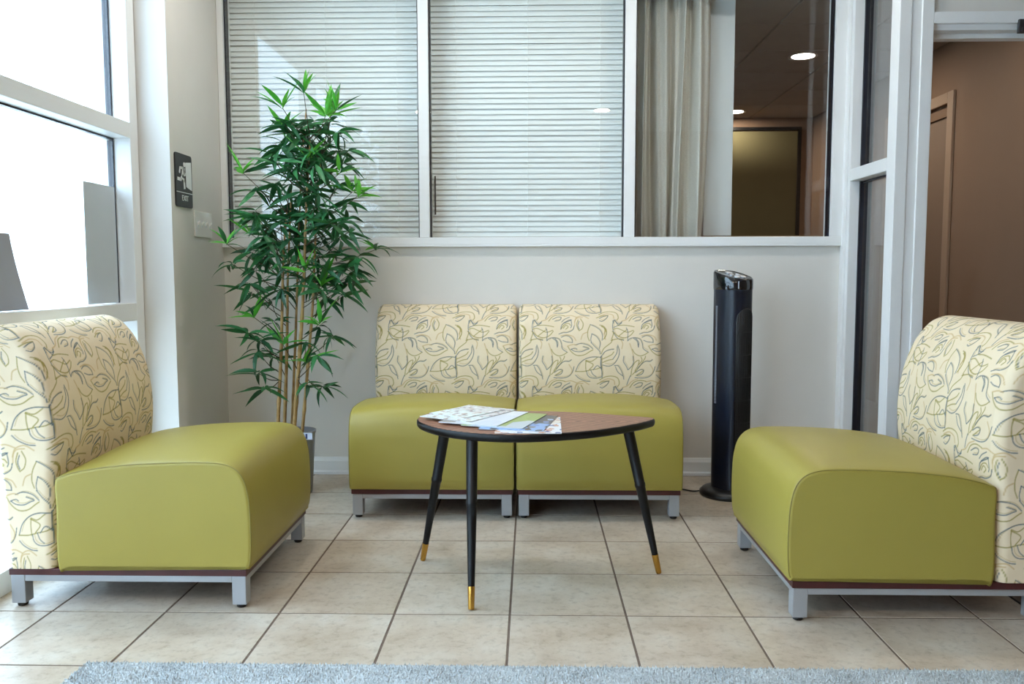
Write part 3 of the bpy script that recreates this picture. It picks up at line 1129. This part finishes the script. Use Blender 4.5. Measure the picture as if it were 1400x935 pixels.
m = MB()
rg = []
for d, z in ((0.022, 0.484), (0.006, 0.486), (0.001, 0.492), (0.0, 0.500), (0.001, 0.5075), (0.004, 0.5105), (0.0055, 0.5105)):
    rg.append([(x, y, z) for x, y in inset(outl, d)])
m.rings(rg, True, False, True)
m.build('tabletop_edge', M['black_paint'], tb, label='black tabletop edge')
MB().prism(inset(outl, 0.0055), 0.500, 0.5112).build('tabletop', M['veneer'], tb, label='walnut veneer tabletop')
for foot, top in (((-.316, 2.845), (-.225, 2.775)), ((-.116, 2.416), (-.121, 2.56)), ((.488, 2.732), (.382, 2.745))):
    f, t = Vector((*foot, 0)), Vector((*top, 0.486))

    def at(s):
        return f + (t - f) * s
    l = MB().tube([at(0.132), at(0.50), at(0.60), at(0.605), at(0.625), at(0.63), at(0.9), at(1.0)],
                  [0.0105, 0.0150, 0.0162, 0.0180, 0.0180, 0.0165, 0.0180, 0.0182], 20).build('leg', M['black_paint'], tb)
    MB().tube([at(0.003), at(0.01), at(0.128), at(0.134)], [0.0085, 0.0095, 0.0112, 0.0112], 20).build('foot_cap', M['brass'], l, label='brass foot cap')

# ------------------------------------------------------------------ magazines fanned on the table
G_MAG = 'magazines fanned out on the coffee table'
mags = [  # near right corner, clockwise angle, cover
    ((.155, 2.517), 1, cover_mat('cover_orange', 'e6e6ea', 'e2d8cc', ['c78a5a', '3f5f9a', 'dcdfe6', 'b5654a', 'e9e9ec'], 0.16, 60), 'rightmost magazine of the fan, white with orange and blue pictures'),
    ((.098, 2.537), 11, cover_mat('cover_blue', '8fb0e0', '54575c', ['6d8fd0', '3a3d44', 'b9cbe8', '70604f', '4a4d52'], 0.13, 48), 'magazine with pale blue foot and dark grey top, second from the right'),
    ((.034, 2.566), 17, cover_mat('cover_green', 'c3cbd1', '9aab60', ['c9d0d6', 'a4b56c', '8fa055', 'c5cdd3'], 0.14, 5), 'magazine half pale grey and half olive green, third from the right'),
    ((-.045, 2.596), 20, cover_mat('cover_white', 'd9dee6', 'e4e6e8', ['dfe3ea', 'cfd6e2', '9a9590', 'e8eaee'], 0.2, 14), 'plain white magazine, fourth from the right'),
    ((-.135, 2.655), 31, cover_mat('cover_collage', 'dde5e4', 'd9d6d4', ['c6d8d4', 'a08a80', 'e6e8ea', '8a7f86', 'b7a08c', 'dfe6e2'], 0.12, 75), 'magazine with a collage cover, leftmost but one'),
    ((-.158, 2.716), 37, cover_mat('cover_pale', 'dfe8e6', 'd5d3d2', ['d6e4e0', 'b09a8c', 'e9ecee', '97898c', 'c9b8a6'], 0.10, 68), 'topmost magazine of the fan, pale cover at the left end'),
]
for i, ((x, y), a, cm, label) in enumerate(mags):
    wd, ln = (0.205, 0.285) if i < 5 else (0.16, 0.215)
    zb = 0.5114 + i * 0.0024
    t = thing('magazine', (x, y, zb), label, 'magazine', G_MAG)
    t.rotation_euler.z = -math.radians(a)
    pg = MB()
    nseg = 8
    for z0, z1, nm, mt, pad in ((0.0, 0.0017, 'pages', M['paper'], 0.001), (0.0017, 0.0022, 'cover', cm, 0.0)):
        mb = MB()
        mb.box(-wd + pad, -pad, pad, ln - pad, z0, z1)
        mb.build(nm, mt, t, local=True)

# ------------------------------------------------------------------ tower fan
FX, FY, FA = 0.955, 3.74, math.radians(33)
fan = thing('tower_fan', (FX, FY, 0), 'tall black tower fan standing by the back wall', 'fan')
fan.rotation_euler.z = FA


def sup(hx, hy, z, n=40, e=2.6, off=(0, 0), tilt=0.0):
    out = []
    for j in range(n):
        t = 2 * math.pi * j / n
        c, s = math.cos(t), math.sin(t)
        x = hx * abs(c) ** (2 / e) * (1 if c >= 0 else -1)
        y = hy * abs(s) ** (2 / e) * (1 if s >= 0 else -1)
        out.append((x + off[0], y + off[1], z + tilt * y))
    return out


MB().lathe([(0.126, 0.0), (0.131, 0.006), (0.131, 0.018), (0.118, 0.030), (0.085, 0.037), (0.07, 0.040)], n=48).build('base', M['black'], fan, local=True)
m = MB()
m.rings([sup(0.070, 0.079, 0.035), sup(0.071, 0.080, 0.5), sup(0.072, 0.081, 0.925)], True, True, True)
m.build('body', M['fan_body'], fan, local=True)
m = MB()
m.rings([sup(0.0735, 0.0825, 0.925), sup(0.0745, 0.0835, 0.932, tilt=0.02), sup(0.0745, 0.0835, 0.985, tilt=0.24), sup(0.070, 0.079, 0.992, tilt=0.26), sup(0.066, 0.074, 0.990, tilt=0.26)], True, True, True)
top = m.build('control_head', M['fan_gloss'], fan, local=True, label='glossy slanted control head')
for bx, by, br in ((-0.018, -0.040, 0.013), (0.018, -0.040, 0.013), (-0.018, -0.008, 0.010), (0.018, -0.008, 0.010), (0.0, 0.028, 0.016)):
    z = 0.990 + 0.26 * by
    mm = MB()
    mm.rings([[(bx + br * math.cos(q), by + br * math.sin(q), z + 0.26 * br * math.sin(q) + h) for q in np.linspace(0, 2 * math.pi, 17)[:-1]] for h in (0.0, 0.004)])
    mm.build('button', M['fan_silver'], top, local=True)
# silver strip standing in for the highlight along the head's corner
MB().tube([(-0.050, -0.080, 0.930), (-0.050, -0.080, 0.962)], 0.0022, 6).build('edge_glint', M['fan_silver'], top, local=True)


def fan_front(x):
    """y of the front of the body at x"""
    e = 2.6
    return -0.0805 * (1 - min(1, abs(x) / 0.0715) ** e) ** (1 / e)


gx = np.linspace(-0.050, 0.056, 20)
mg = MB()
vs, fs = [], []
zl = 0.14
for x in gx:
    t = (x - 0.003) / 0.053
    zh = 0.79 + 0.055 * math.sqrt(max(0, 1 - t * t))
    vs += [(x, fan_front(x) - 0.0012, zl), (x, fan_front(x) - 0.0012, zh), (x, fan_front(x) + 0.004, zl), (x, fan_front(x) + 0.004, zh)]
for i in range(len(gx) - 1):
    a, b = i * 4, i * 4 + 4
    fs += [(a, b, b + 1, a + 1), (a + 1, b + 1, b + 3, a + 3), (b, a, a + 2, b + 2)]
mg.add(vs, fs, True)
gr = mg.build('grille', M['fan_dark'], fan, local=True, label='matt black arched grille')
for x in np.linspace(-0.044, 0.050, 14):
    t = (x - 0.003) / 0.053
    zh = 0.785 + 0.055 * math.sqrt(max(0, 1 - t * t))
    MB().tube([(x, fan_front(x) - 0.002, zl + 0.004), (x, fan_front(x) - 0.002, zh)], 0.0013, 6).build('grille_bar', M['black'], gr, local=True)
for z in np.linspace(0.24, 0.74, 6):
    MB().tube([(x, fan_front(x) - 0.0028, z) for x in np.linspace(-0.048, 0.054, 14)], 0.0012, 6).build('grille_bar', M['black'], gr, local=True)
m = MB()
for k in range(66):
    z = 0.42 + k * 0.0066
    m.box(-0.0718, -0.0660, 0.021, 0.031, z, z + 0.0032)
m.build('side_vent', M['vent'], fan, local=True, label='column of small pale vent slots')
cp = [(-0.115, 0.03, 0.012), (-0.16, 0.075, 0.006), (-0.21, 0.13, 0.005), (-0.27, 0.20, 0.005), (-0.34, 0.25, 0.005)]
ca, sa = math.cos(-FA), math.sin(-FA)
wp = [(0.835, 3.765, 0.012), (0.80, 3.78, 0.005), (0.75, 3.82, 0.004), (0.69, 3.83, 0.004), (0.60, 3.90, 0.004)]
lp = [((x - FX) * ca - (y - FY) * sa, (x - FX) * sa + (y - FY) * ca, z) for x, y, z in wp]
MB().tube(spline(lp, 6), 0.0034, 8).build('power_cord', M['black'], fan, local=True)

# ------------------------------------------------------------------ bamboo
BX, BY = -1.005, 3.74
bam = thing('potted_bamboo', (BX, BY, 0), 'tall artificial bamboo in a grey pot in the left corner', 'plant')
pot = MB().lathe([(0.062, 0.0), (0.066, 0.004), (0.084, 0.275), (0.088, 0.278), (0.088, 0.290), (0.082, 0.290), (0.078, 0.25), (0.02, 0.25)], (BX, BY), 36).build('pot', M['pot'], bam)
MB().lathe([(0.001, 0.245), (0.079, 0.252), (0.079, 0.262), (0.03, 0.272), (0.001, 0.275)], (BX, BY), 24).build('moss', M['soil'], bam)
tg = B(BX + 0.052, BX + 0.094, BY - 0.082, BY - 0.079, 0.262, 0.292, bev=0.001).build('price_tag', M['tag'], pot, label='small white and blue price tag')
B(BX + 0.064, BX + 0.072, BY - 0.0835, BY - 0.0815, 0.266, 0.288).build('price_tag_stripe', M['tag_blue'], pot)


# canes: points (x, z) in metres, depth y, radius
cane_pts = [
    ([(-1.083, 0.303), (-1.061, 0.651), (-1.038, 1.060), (-1.024, 1.269)], 3.72, 0.0098),
    ([(-1.071, 0.302), (-1.053, 0.646), (-1.035, 0.985), (-1.012, 1.403)], 3.78, 0.0092),
    ([(-1.005, 0.290), (-0.973, 0.653), (-0.945, 0.914), (-0.924, 1.267), (-0.904, 1.584)], 3.70, 0.0102),
    ([(-0.985, 0.272), (-0.951, 0.581), (-0.922, 0.880), (-0.904, 1.239), (-0.882, 1.529)], 3.76, 0.0085),
    ([(-1.049, 0.294), (-1.023, 0.676), (-0.998, 1.045), (-0.979, 1.440), (-0.946, 1.732)], 3.82, 0.0070),
]
canes = []
for pts, Y, r in cane_pts:
    P = [Vector((x, Y + 0.1 * (z - 0.3) * random.uniform(-0.3, 0.3), z)) for x, z in pts]
    base = Vector((BX + (P[0].x - BX) * 0.85, BY + (Y - 3.76) * 0.5, 0.26))
    S = [Vector(p) for p in spline([tuple(base)] + [tuple(p) for p in P], 12)]
    rad = []
    for i in range(len(S)):
        k = 1 - 0.72 * (i / len(S)) ** 1.5
        rad.append(r * k * (1.22 if i % 7 == 3 else 1.0))
    MB().tube(S, rad, 10).build('cane', M['cane'], bam)
    canes.append(S)


def leaf_mesh(L, W, droop, fold, mat):
    n = 6
    vs, fs = [], []
    for i in range(n + 1):
        t = i / n
        wv = W * (math.sin(math.pi * min(1, t ** 0.75)) ** 0.9 if 0 < t < 1 else 0.02)
        a = droop * t
        x = L * t * (1 - 0.18 * droop * t)
        z = -L * 0.55 * droop * t * t
        vs += [(x, -wv, z + fold * wv), (x, 0, z), (x, wv, z + fold * wv)]
    for i in range(n):
        a, b = 3 * i, 3 * i + 3
        fs += [(a, b, b + 1, a + 1), (a + 1, b + 1, b + 2, a + 2)]
    return MB().add(vs, fs, True).mesh('leaf', mat)


leaf_dark = [leaf_mesh(L, W, d, 0.35, M['leaf_dark']) for L, W, d in ((0.135, 0.0106, 0.5), (0.115, 0.0098, 0.8), (0.150, 0.0112, 0.3), (0.10, 0.0096, 1.0), (0.125, 0.0106, 0.1))]
leaf_light = [leaf_mesh(L, W, d, 0.35, M['leaf_light']) for L, W, d in ((0.12, 0.0112, 0.2), (0.10, 0.0102, 0.5), (0.135, 0.0106, 0.1))]
# leaf sprays: x and height z in metres, 1 where the young leaves are bright
sprays = [
          (-0.908, 1.764, 1), (-0.984, 1.692, 1), (-0.838, 1.701, 1), (-0.900, 1.669, 0), (-0.949, 1.654, 0), (-0.812, 1.669, 1), (-0.764, 1.684, 1), (-1.040, 1.648, 1), (-0.862, 1.628, 0),
          (-0.992, 1.616, 0), (-0.934, 1.590, 0), (-0.791, 1.615, 0), (-1.064, 1.591, 0), (-1.020, 1.543, 0), (-0.889, 1.558, 0), (-0.831, 1.558, 0), (-0.750, 1.542, 0), (-1.085, 1.521, 0),
          (-0.962, 1.520, 0), (-0.904, 1.488, 1), (-0.799, 1.501, 0), (-1.028, 1.470, 0), (-0.849, 1.456, 0), (-0.947, 1.447, 0), (-0.762, 1.430, 1), (-1.182, 1.432, 1), (-0.997, 1.399, 0),
          (-0.893, 1.399, 0), (-0.808, 1.392, 0), (-1.089, 1.393, 0), (-0.737, 1.360, 1), (-1.145, 1.361, 0), (-0.939, 1.351, 0), (-0.851, 1.334, 0), (-1.025, 1.335, 0), (-0.770, 1.318, 0),
          (-0.705, 1.340, 1), (-1.072, 1.287, 0), (-0.983, 1.277, 0), (-0.902, 1.277, 0), (-0.820, 1.270, 0), (-1.180, 1.278, 0), (-1.132, 1.239, 0), (-1.034, 1.213, 0), (-0.755, 1.237, 0),
          (-0.936, 1.206, 0), (-0.854, 1.199, 0), (-1.216, 1.181, 1), (-1.160, 1.168, 0), (-1.085, 1.158, 0), (-0.986, 1.148, 0), (-0.898, 1.141, 0), (-0.806, 1.157, 0), (-0.724, 1.179, 0),
          (-0.650, 1.108, 1), (-1.250, 1.126, 1), (-1.185, 1.093, 0), (-1.110, 1.083, 0), (-1.031, 1.076, 0), (-0.955, 1.070, 0), (-0.873, 1.069, 0), (-0.791, 1.092, 0), (-0.709, 1.069, 0),
          (-1.220, 1.038, 0), (-1.144, 1.011, 0), (-1.066, 0.995, 0), (-0.907, 1.004, 1), (-0.825, 1.017, 0), (-0.743, 1.004, 0), (-1.189, 0.953, 0), (-1.113, 0.930, 0), (-1.024, 0.929, 0),
          (-0.942, 0.939, 0), (-0.859, 0.946, 1), (-0.777, 0.952, 0), (-1.213, 0.907, 0), (-1.141, 0.874, 0), (-0.877, 0.887, 0), (-0.794, 0.897, 0), (-1.160, 0.808, 1), (-1.104, 0.782, 0),
          (-1.178, 0.742, 0), (-1.119, 0.709, 0), (-1.030, 0.683, 1), (-0.913, 0.749, 0), (-0.853, 0.782, 1), (-0.831, 0.722, 0), (-0.947, 0.689, 0), (-1.164, 0.650, 0), (-1.115, 0.616, 0),
          (-0.932, 0.610, 1), (-0.875, 0.633, 0), (-1.143, 0.557, 0), (-0.918, 0.517, 0), (-1.125, 0.490, 0), (-0.898, 0.477, 0),
          ]
for k in range(46):            # inner sprays that close the crown around the canes
    zz = random.uniform(0.913, 1.685)
    hw_ = 0.072 + 0.124 * min(1, (1.718 - zz) / 0.52)
    sprays.append((-0.942 + random.uniform(-hw_, hw_), zz, 0))
leaves = []
for sx, sz, br in sprays:
    Y = 3.74 + random.uniform(-0.17, 0.16)
    if sx < -1.181:
        Y = min(Y, 3.80)
    c = Vector((sx, Y, sz))
    # twig from the nearest cane a little lower
    best = min((p for S in canes for p in S if p.z > 0.5), key=lambda p: (p - (c - Vector((0, 0, 0.10)))).length)
    mid = (best + c) / 2 + Vector((random.uniform(-.01, .01), random.uniform(-.01, .01), -0.012))
    MB().tube(spline([tuple(best), tuple(mid), tuple(c)], 4), [0.0022] * 5 + [0.0016] * 4, 5).build('twig', M['twig'], bam)
    out = (c - Vector((BX - 0.02, BY, c.z)))
    base_az = math.atan2(out.y, out.x)
    nl = random.randint(6, 8)
    for q in range(nl):
        az = base_az + (q - (nl - 1) / 2) * 0.85 + random.uniform(-0.35, 0.35)
        el = random.uniform(-0.65, 0.45) + (0.75 if br else 0) + (0.2 if sz > 1.670 else 0)
        light = br and random.random() < 0.75
        leaves.append((c.y, c.copy() + Vector((0, 0, random.uniform(-0.008, 0.008))), az, el, random.uniform(-0.9, 0.9), random.uniform(0.85, 1.2), light, random.randrange(99)))
leaves.sort(key=lambda a: a[0])
sv, sf = {True: [], False: []}, {True: [], False: []}
for k, (_, c, az, el, rl, scl, light, vi) in enumerate(leaves):
    me = (leaf_light if light else leaf_dark)[vi % (3 if light else 5)]
    Mx = Matrix.Rotation(az, 4, 'Z') @ Matrix.Rotation(-el, 4, 'Y') @ Matrix.Rotation(rl, 4, 'X') @ Matrix.Scale(scl, 4)
    c2_ = c - Vector((BX, BY, 0))
    if c2_.y + BY > 4.05:
        c2_.y = 4.05 - BY
    if k < 298:
        o = obj('leaf', me, bam)
        o.matrix_local = Matrix.Translation(c2_) @ Mx
    else:
        off = len(sv[light])
        T_ = Matrix.Translation(c2_) @ Mx
        sv[light] += [tuple(T_ @ v.co) for v in me.vertices]
        sf[light] += [tuple(i + off for i in p.vertices) for p in me.polygons]
for light in (False, True):
    if sv[light]:
        o = MB().add(sv[light], sf[light], True).build('foliage', M['leaf_light' if light else 'leaf_dark'], bam, local=True)
        o['kind'] = 'stuff'

# ------------------------------------------------------------------ exit sign on the pier
SY0, SY1, SZ0, SZ1 = 3.556, 3.729, 1.286, 1.513
es = thing('exit_sign', (XL_SIGN, (SY0 + SY1) / 2, SZ0), 'black exit sign with a white running figure on the left pier', 'sign')


def plate(y0, y1, z0, z1, r, x0, x1):
    pts = []
    for cyy, cz, a0 in ((y1 - r, z1 - r, 0), (y0 + r, z1 - r, 90), (y0 + r, z0 + r, 180), (y1 - r, z0 + r, 270)):
        for k in range(6):
            a = math.radians(a0 + 18 * k)
            pts.append((cyy + r * math.cos(a), cz + r * math.sin(a)))
    return MB().rings([[(x0, y, z) for y, z in pts], [(x1, y, z) for y, z in pts]], True, True, False)


plate(SY0, SY1, SZ0, SZ1, 0.012, XL_SIGN, XL_SIGN + 0.006).build('plate', M['sign'], es)


def suv(u, v, x=XL_SIGN + 0.0066):
    return (x, SY0 + u * (SY1 - SY0), SZ1 - v * (SZ1 - SZ0))


def poly(pts):
    m_ = MB()
    m_.rings([[suv(u, v, XL_SIGN + 0.0055) for u, v in pts], [suv(u, v, XL_SIGN + 0.0075) for u, v in pts]], True, True, False)
    return m_


poly([(.60, .15), (.93, .12), (.95, .66), (.62, .61)]).build('door_symbol', M['sign_white'], es)
m = poly([(.53 + .065 * math.cos(a), .195 + .045 * math.sin(a)) for a in np.linspace(0, 2 * math.pi, 17)[:-1]])


def limb(m_, pts, wd_):
    asp = (SY1 - SY0) / (SZ1 - SZ0)
    for (u0, v0), (u1, v1) in zip(pts[:-1], pts[1:]):
        dx, dy = u1 - u0, (v1 - v0) / asp
        L = math.hypot(dx, dy)
        nx, ny = -dy / L * wd_ / 2, dx / L * wd_ / 2 * asp
        ex, ey = dx / L * wd_ * 0.25, dy / L * wd_ * 0.25 * asp
        q = poly([(u0 + nx - ex, v0 + ny - ey), (u0 - nx - ex, v0 - ny - ey), (u1 - nx + ex, v1 - ny + ey), (u1 + nx + ex, v1 + ny + ey)])
        m_.add(q.v, q.f)


limb(m, [(.47, .28), (.42, .42)], 0.14)
limb(m, [(.46, .265), (.27, .27), (.23, .36)], 0.06)
limb(m, [(.47, .30), (.54, .39), (.60, .37)], 0.055)
limb(m, [(.42, .42), (.49, .51), (.51, .64)], 0.085)
limb(m, [(.41, .42), (.30, .49), (.12, .485)], 0.08)
m.build('running_figure', M['sign_white'], es)
poly([(.03, .720), (.97, .720), (.97, .733), (.03, .733)]).build('divider_line', M['sign_white'], es)
fc = bpy.data.curves.new('exit_lettering', 'FONT')
fc.body = 'EXIT'
fc.align_x = 'CENTER'
fc.align_y = 'CENTER'
fc.size = 0.034
fc.extrude = 0.0008
to = bpy.data.objects.new('lettering_source', fc)
COL.objects.link(to)
bpy.context.view_layer.update()
tm = bpy.data.meshes.new_from_object(to.evaluated_get(bpy.context.evaluated_depsgraph_get()))
bpy.data.objects.remove(to)
tm.materials.clear()
tm.materials.append(M['sign_white'])
o = obj('exit_lettering', tm, es)
px_, py_, pz_ = suv(.53, .835)
o.location = (px_ - XL_SIGN, py_ - (SY0 + SY1) / 2, pz_ - SZ0)
o.rotation_euler = (math.radians(90), 0, math.radians(90))

# ------------------------------------------------------------------ light switch
KY0, KY1, KZ0, KZ1 = 3.746, 3.946, 1.164, 1.280
sw = thing('light_switch', (XL_SIGN, (KY0 + KY1) / 2, KZ0), 'white four gang light switch plate below the exit sign', 'switch')
B(XL_SIGN, XL_SIGN + 0.007, KY0, KY1, KZ0, KZ1, bev=0.003).build('plate', M['switch'], sw)
for k in range(4):
    yy = KY0 + 0.031 + k * 0.046
    B(XL_SIGN + 0.006, XL_SIGN + 0.008, yy - 0.006, yy + 0.006, 1.208, 1.236, bev=0.0006).build('switch_slot', M['paper'], sw)
    m = MB()
    m.rings([[(XL_SIGN + 0.007, yy - 0.004, 1.216), (XL_SIGN + 0.007, yy + 0.004, 1.216), (XL_SIGN + 0.007, yy + 0.004, 1.230), (XL_SIGN + 0.007, yy - 0.004, 1.230)],
             [(XL_SIGN + 0.018, yy - 0.0035, 1.229), (XL_SIGN + 0.018, yy + 0.0035, 1.229), (XL_SIGN + 0.018, yy + 0.0035, 1.237), (XL_SIGN + 0.018, yy - 0.0035, 1.237)]], True, True, False)
    m.build('toggle', M['switch'], sw)

# ------------------------------------------------------------------ sheets on the storefront glass
pn = B(-1.6495, -1.6475, 3.198, 3.437, 0.880, 1.352).build('paper_notice', M['paper_mid'])
tag(pn, 'pale grey blank sheet taped to the storefront glass beside the pier', 'paper')
m = MB()
rows = []
for k in range(9):
    t = k / 8
    z = 0.880 + 0.25 * t
    xo = -1.612 - 0.03 * t
    ye = 2.757 - 0.040 * math.sin(t * 1.5)
    rows.append([(xo, 2.34, z), (xo, ye, z), (xo - 0.0015, ye, z), (xo - 0.0015, 2.34, z)])
m.rings(rows, True, True, False)
tag(m.build('paper_notice', M['paper_grey']), 'darker grey curled sheet leaning on the window rail at the left edge', 'paper')

# ------------------------------------------------------------------ floor mat by the doorway
mt = thing('door_mat', (2.0, 2.9, 0), 'black floor mat behind the right chair', 'mat')
B(1.535, 2.45, 2.15, 3.45, 0.0, 0.007, bev=0.003).build('mat_edge', M['black'], mt)
B(1.575, 2.41, 2.19, 3.41, 0.006, 0.010, bev=0.002).build('mat_surface', simple('charcoal_mat', '3b3c3f', 0.95, noise=0.3, scale=60), mt)

# ------------------------------------------------------------------ rug at the front
RX0, RX1, RY0, RY1 = -1.075, 1.75, 0.35, 2.046
rug = thing('area_rug', ((RX0 + RX1) / 2, (RY0 + RY1) / 2, 0), 'pale blue grey pile rug along the bottom of the picture', 'rug')
B(RX0, RX1, RY0, RY1, 0.0, 0.008, bev=0.002).build('backing', M['rug'], rug)
# tufts: a dense strip near the seen edge, sparser further back
pts = []
for (ya, yb, st) in ((1.86, RY1, 0.0052), (1.50, 1.86, 0.009)):
    gx_, gy_ = np.meshgrid(np.arange(RX0, RX1, st), np.arange(ya, yb, st))
    p = np.stack([gx_.ravel(), gy_.ravel()], 1) + rng.uniform(-st / 2, st / 2, (gx_.size, 2))
    pts.append(np.concatenate([p, np.full((len(p), 1), st)], 1))
pts = np.concatenate(pts)
pts[:, 0] = np.clip(pts[:, 0], RX0, RX1)
pts[:, 1] = np.clip(pts[:, 1], RY0, RY1)
n = len(pts)
hgt = rng.uniform(0.010, 0.016, n)
lean = rng.normal(0, 0.0030, (n, 2))
rot = rng.uniform(0, 6.28, n)
rw = pts[:, 2] * 0.75
V = np.zeros((n, 4, 3))
for k in range(3):
    V[:, k, 0] = pts[:, 0] + rw * np.cos(rot + k * 2.0944)
    V[:, k, 1] = pts[:, 1] + rw * np.sin(rot + k * 2.0944)
    V[:, k, 2] = 0.005
V[:, 3, :2] = pts[:, :2] + lean
V[:, 3, 2] = hgt
base_i = (np.arange(n) * 4)[:, None]
Fc = np.concatenate([base_i + np.array([[0, 1, 3]]), base_i + np.array([[1, 2, 3]]), base_i + np.array([[2, 0, 3]])])
me = bpy.data.meshes.new('pile')
L = np.array(rug.location)
me.vertices.add(n * 4)
me.vertices.foreach_set('co', (V.reshape(-1, 3) - L).ravel().astype(np.float32))
me.loops.add(len(Fc) * 3)
me.loops.foreach_set('vertex_index', Fc.ravel().astype(np.int32))
me.polygons.add(len(Fc))
me.polygons.foreach_set('loop_start', (np.arange(len(Fc)) * 3).astype(np.int32))
me.update(calc_edges=True)
me.materials.append(M['rug'])
o = obj('pile', me, rug)
o['kind'] = 'stuff'
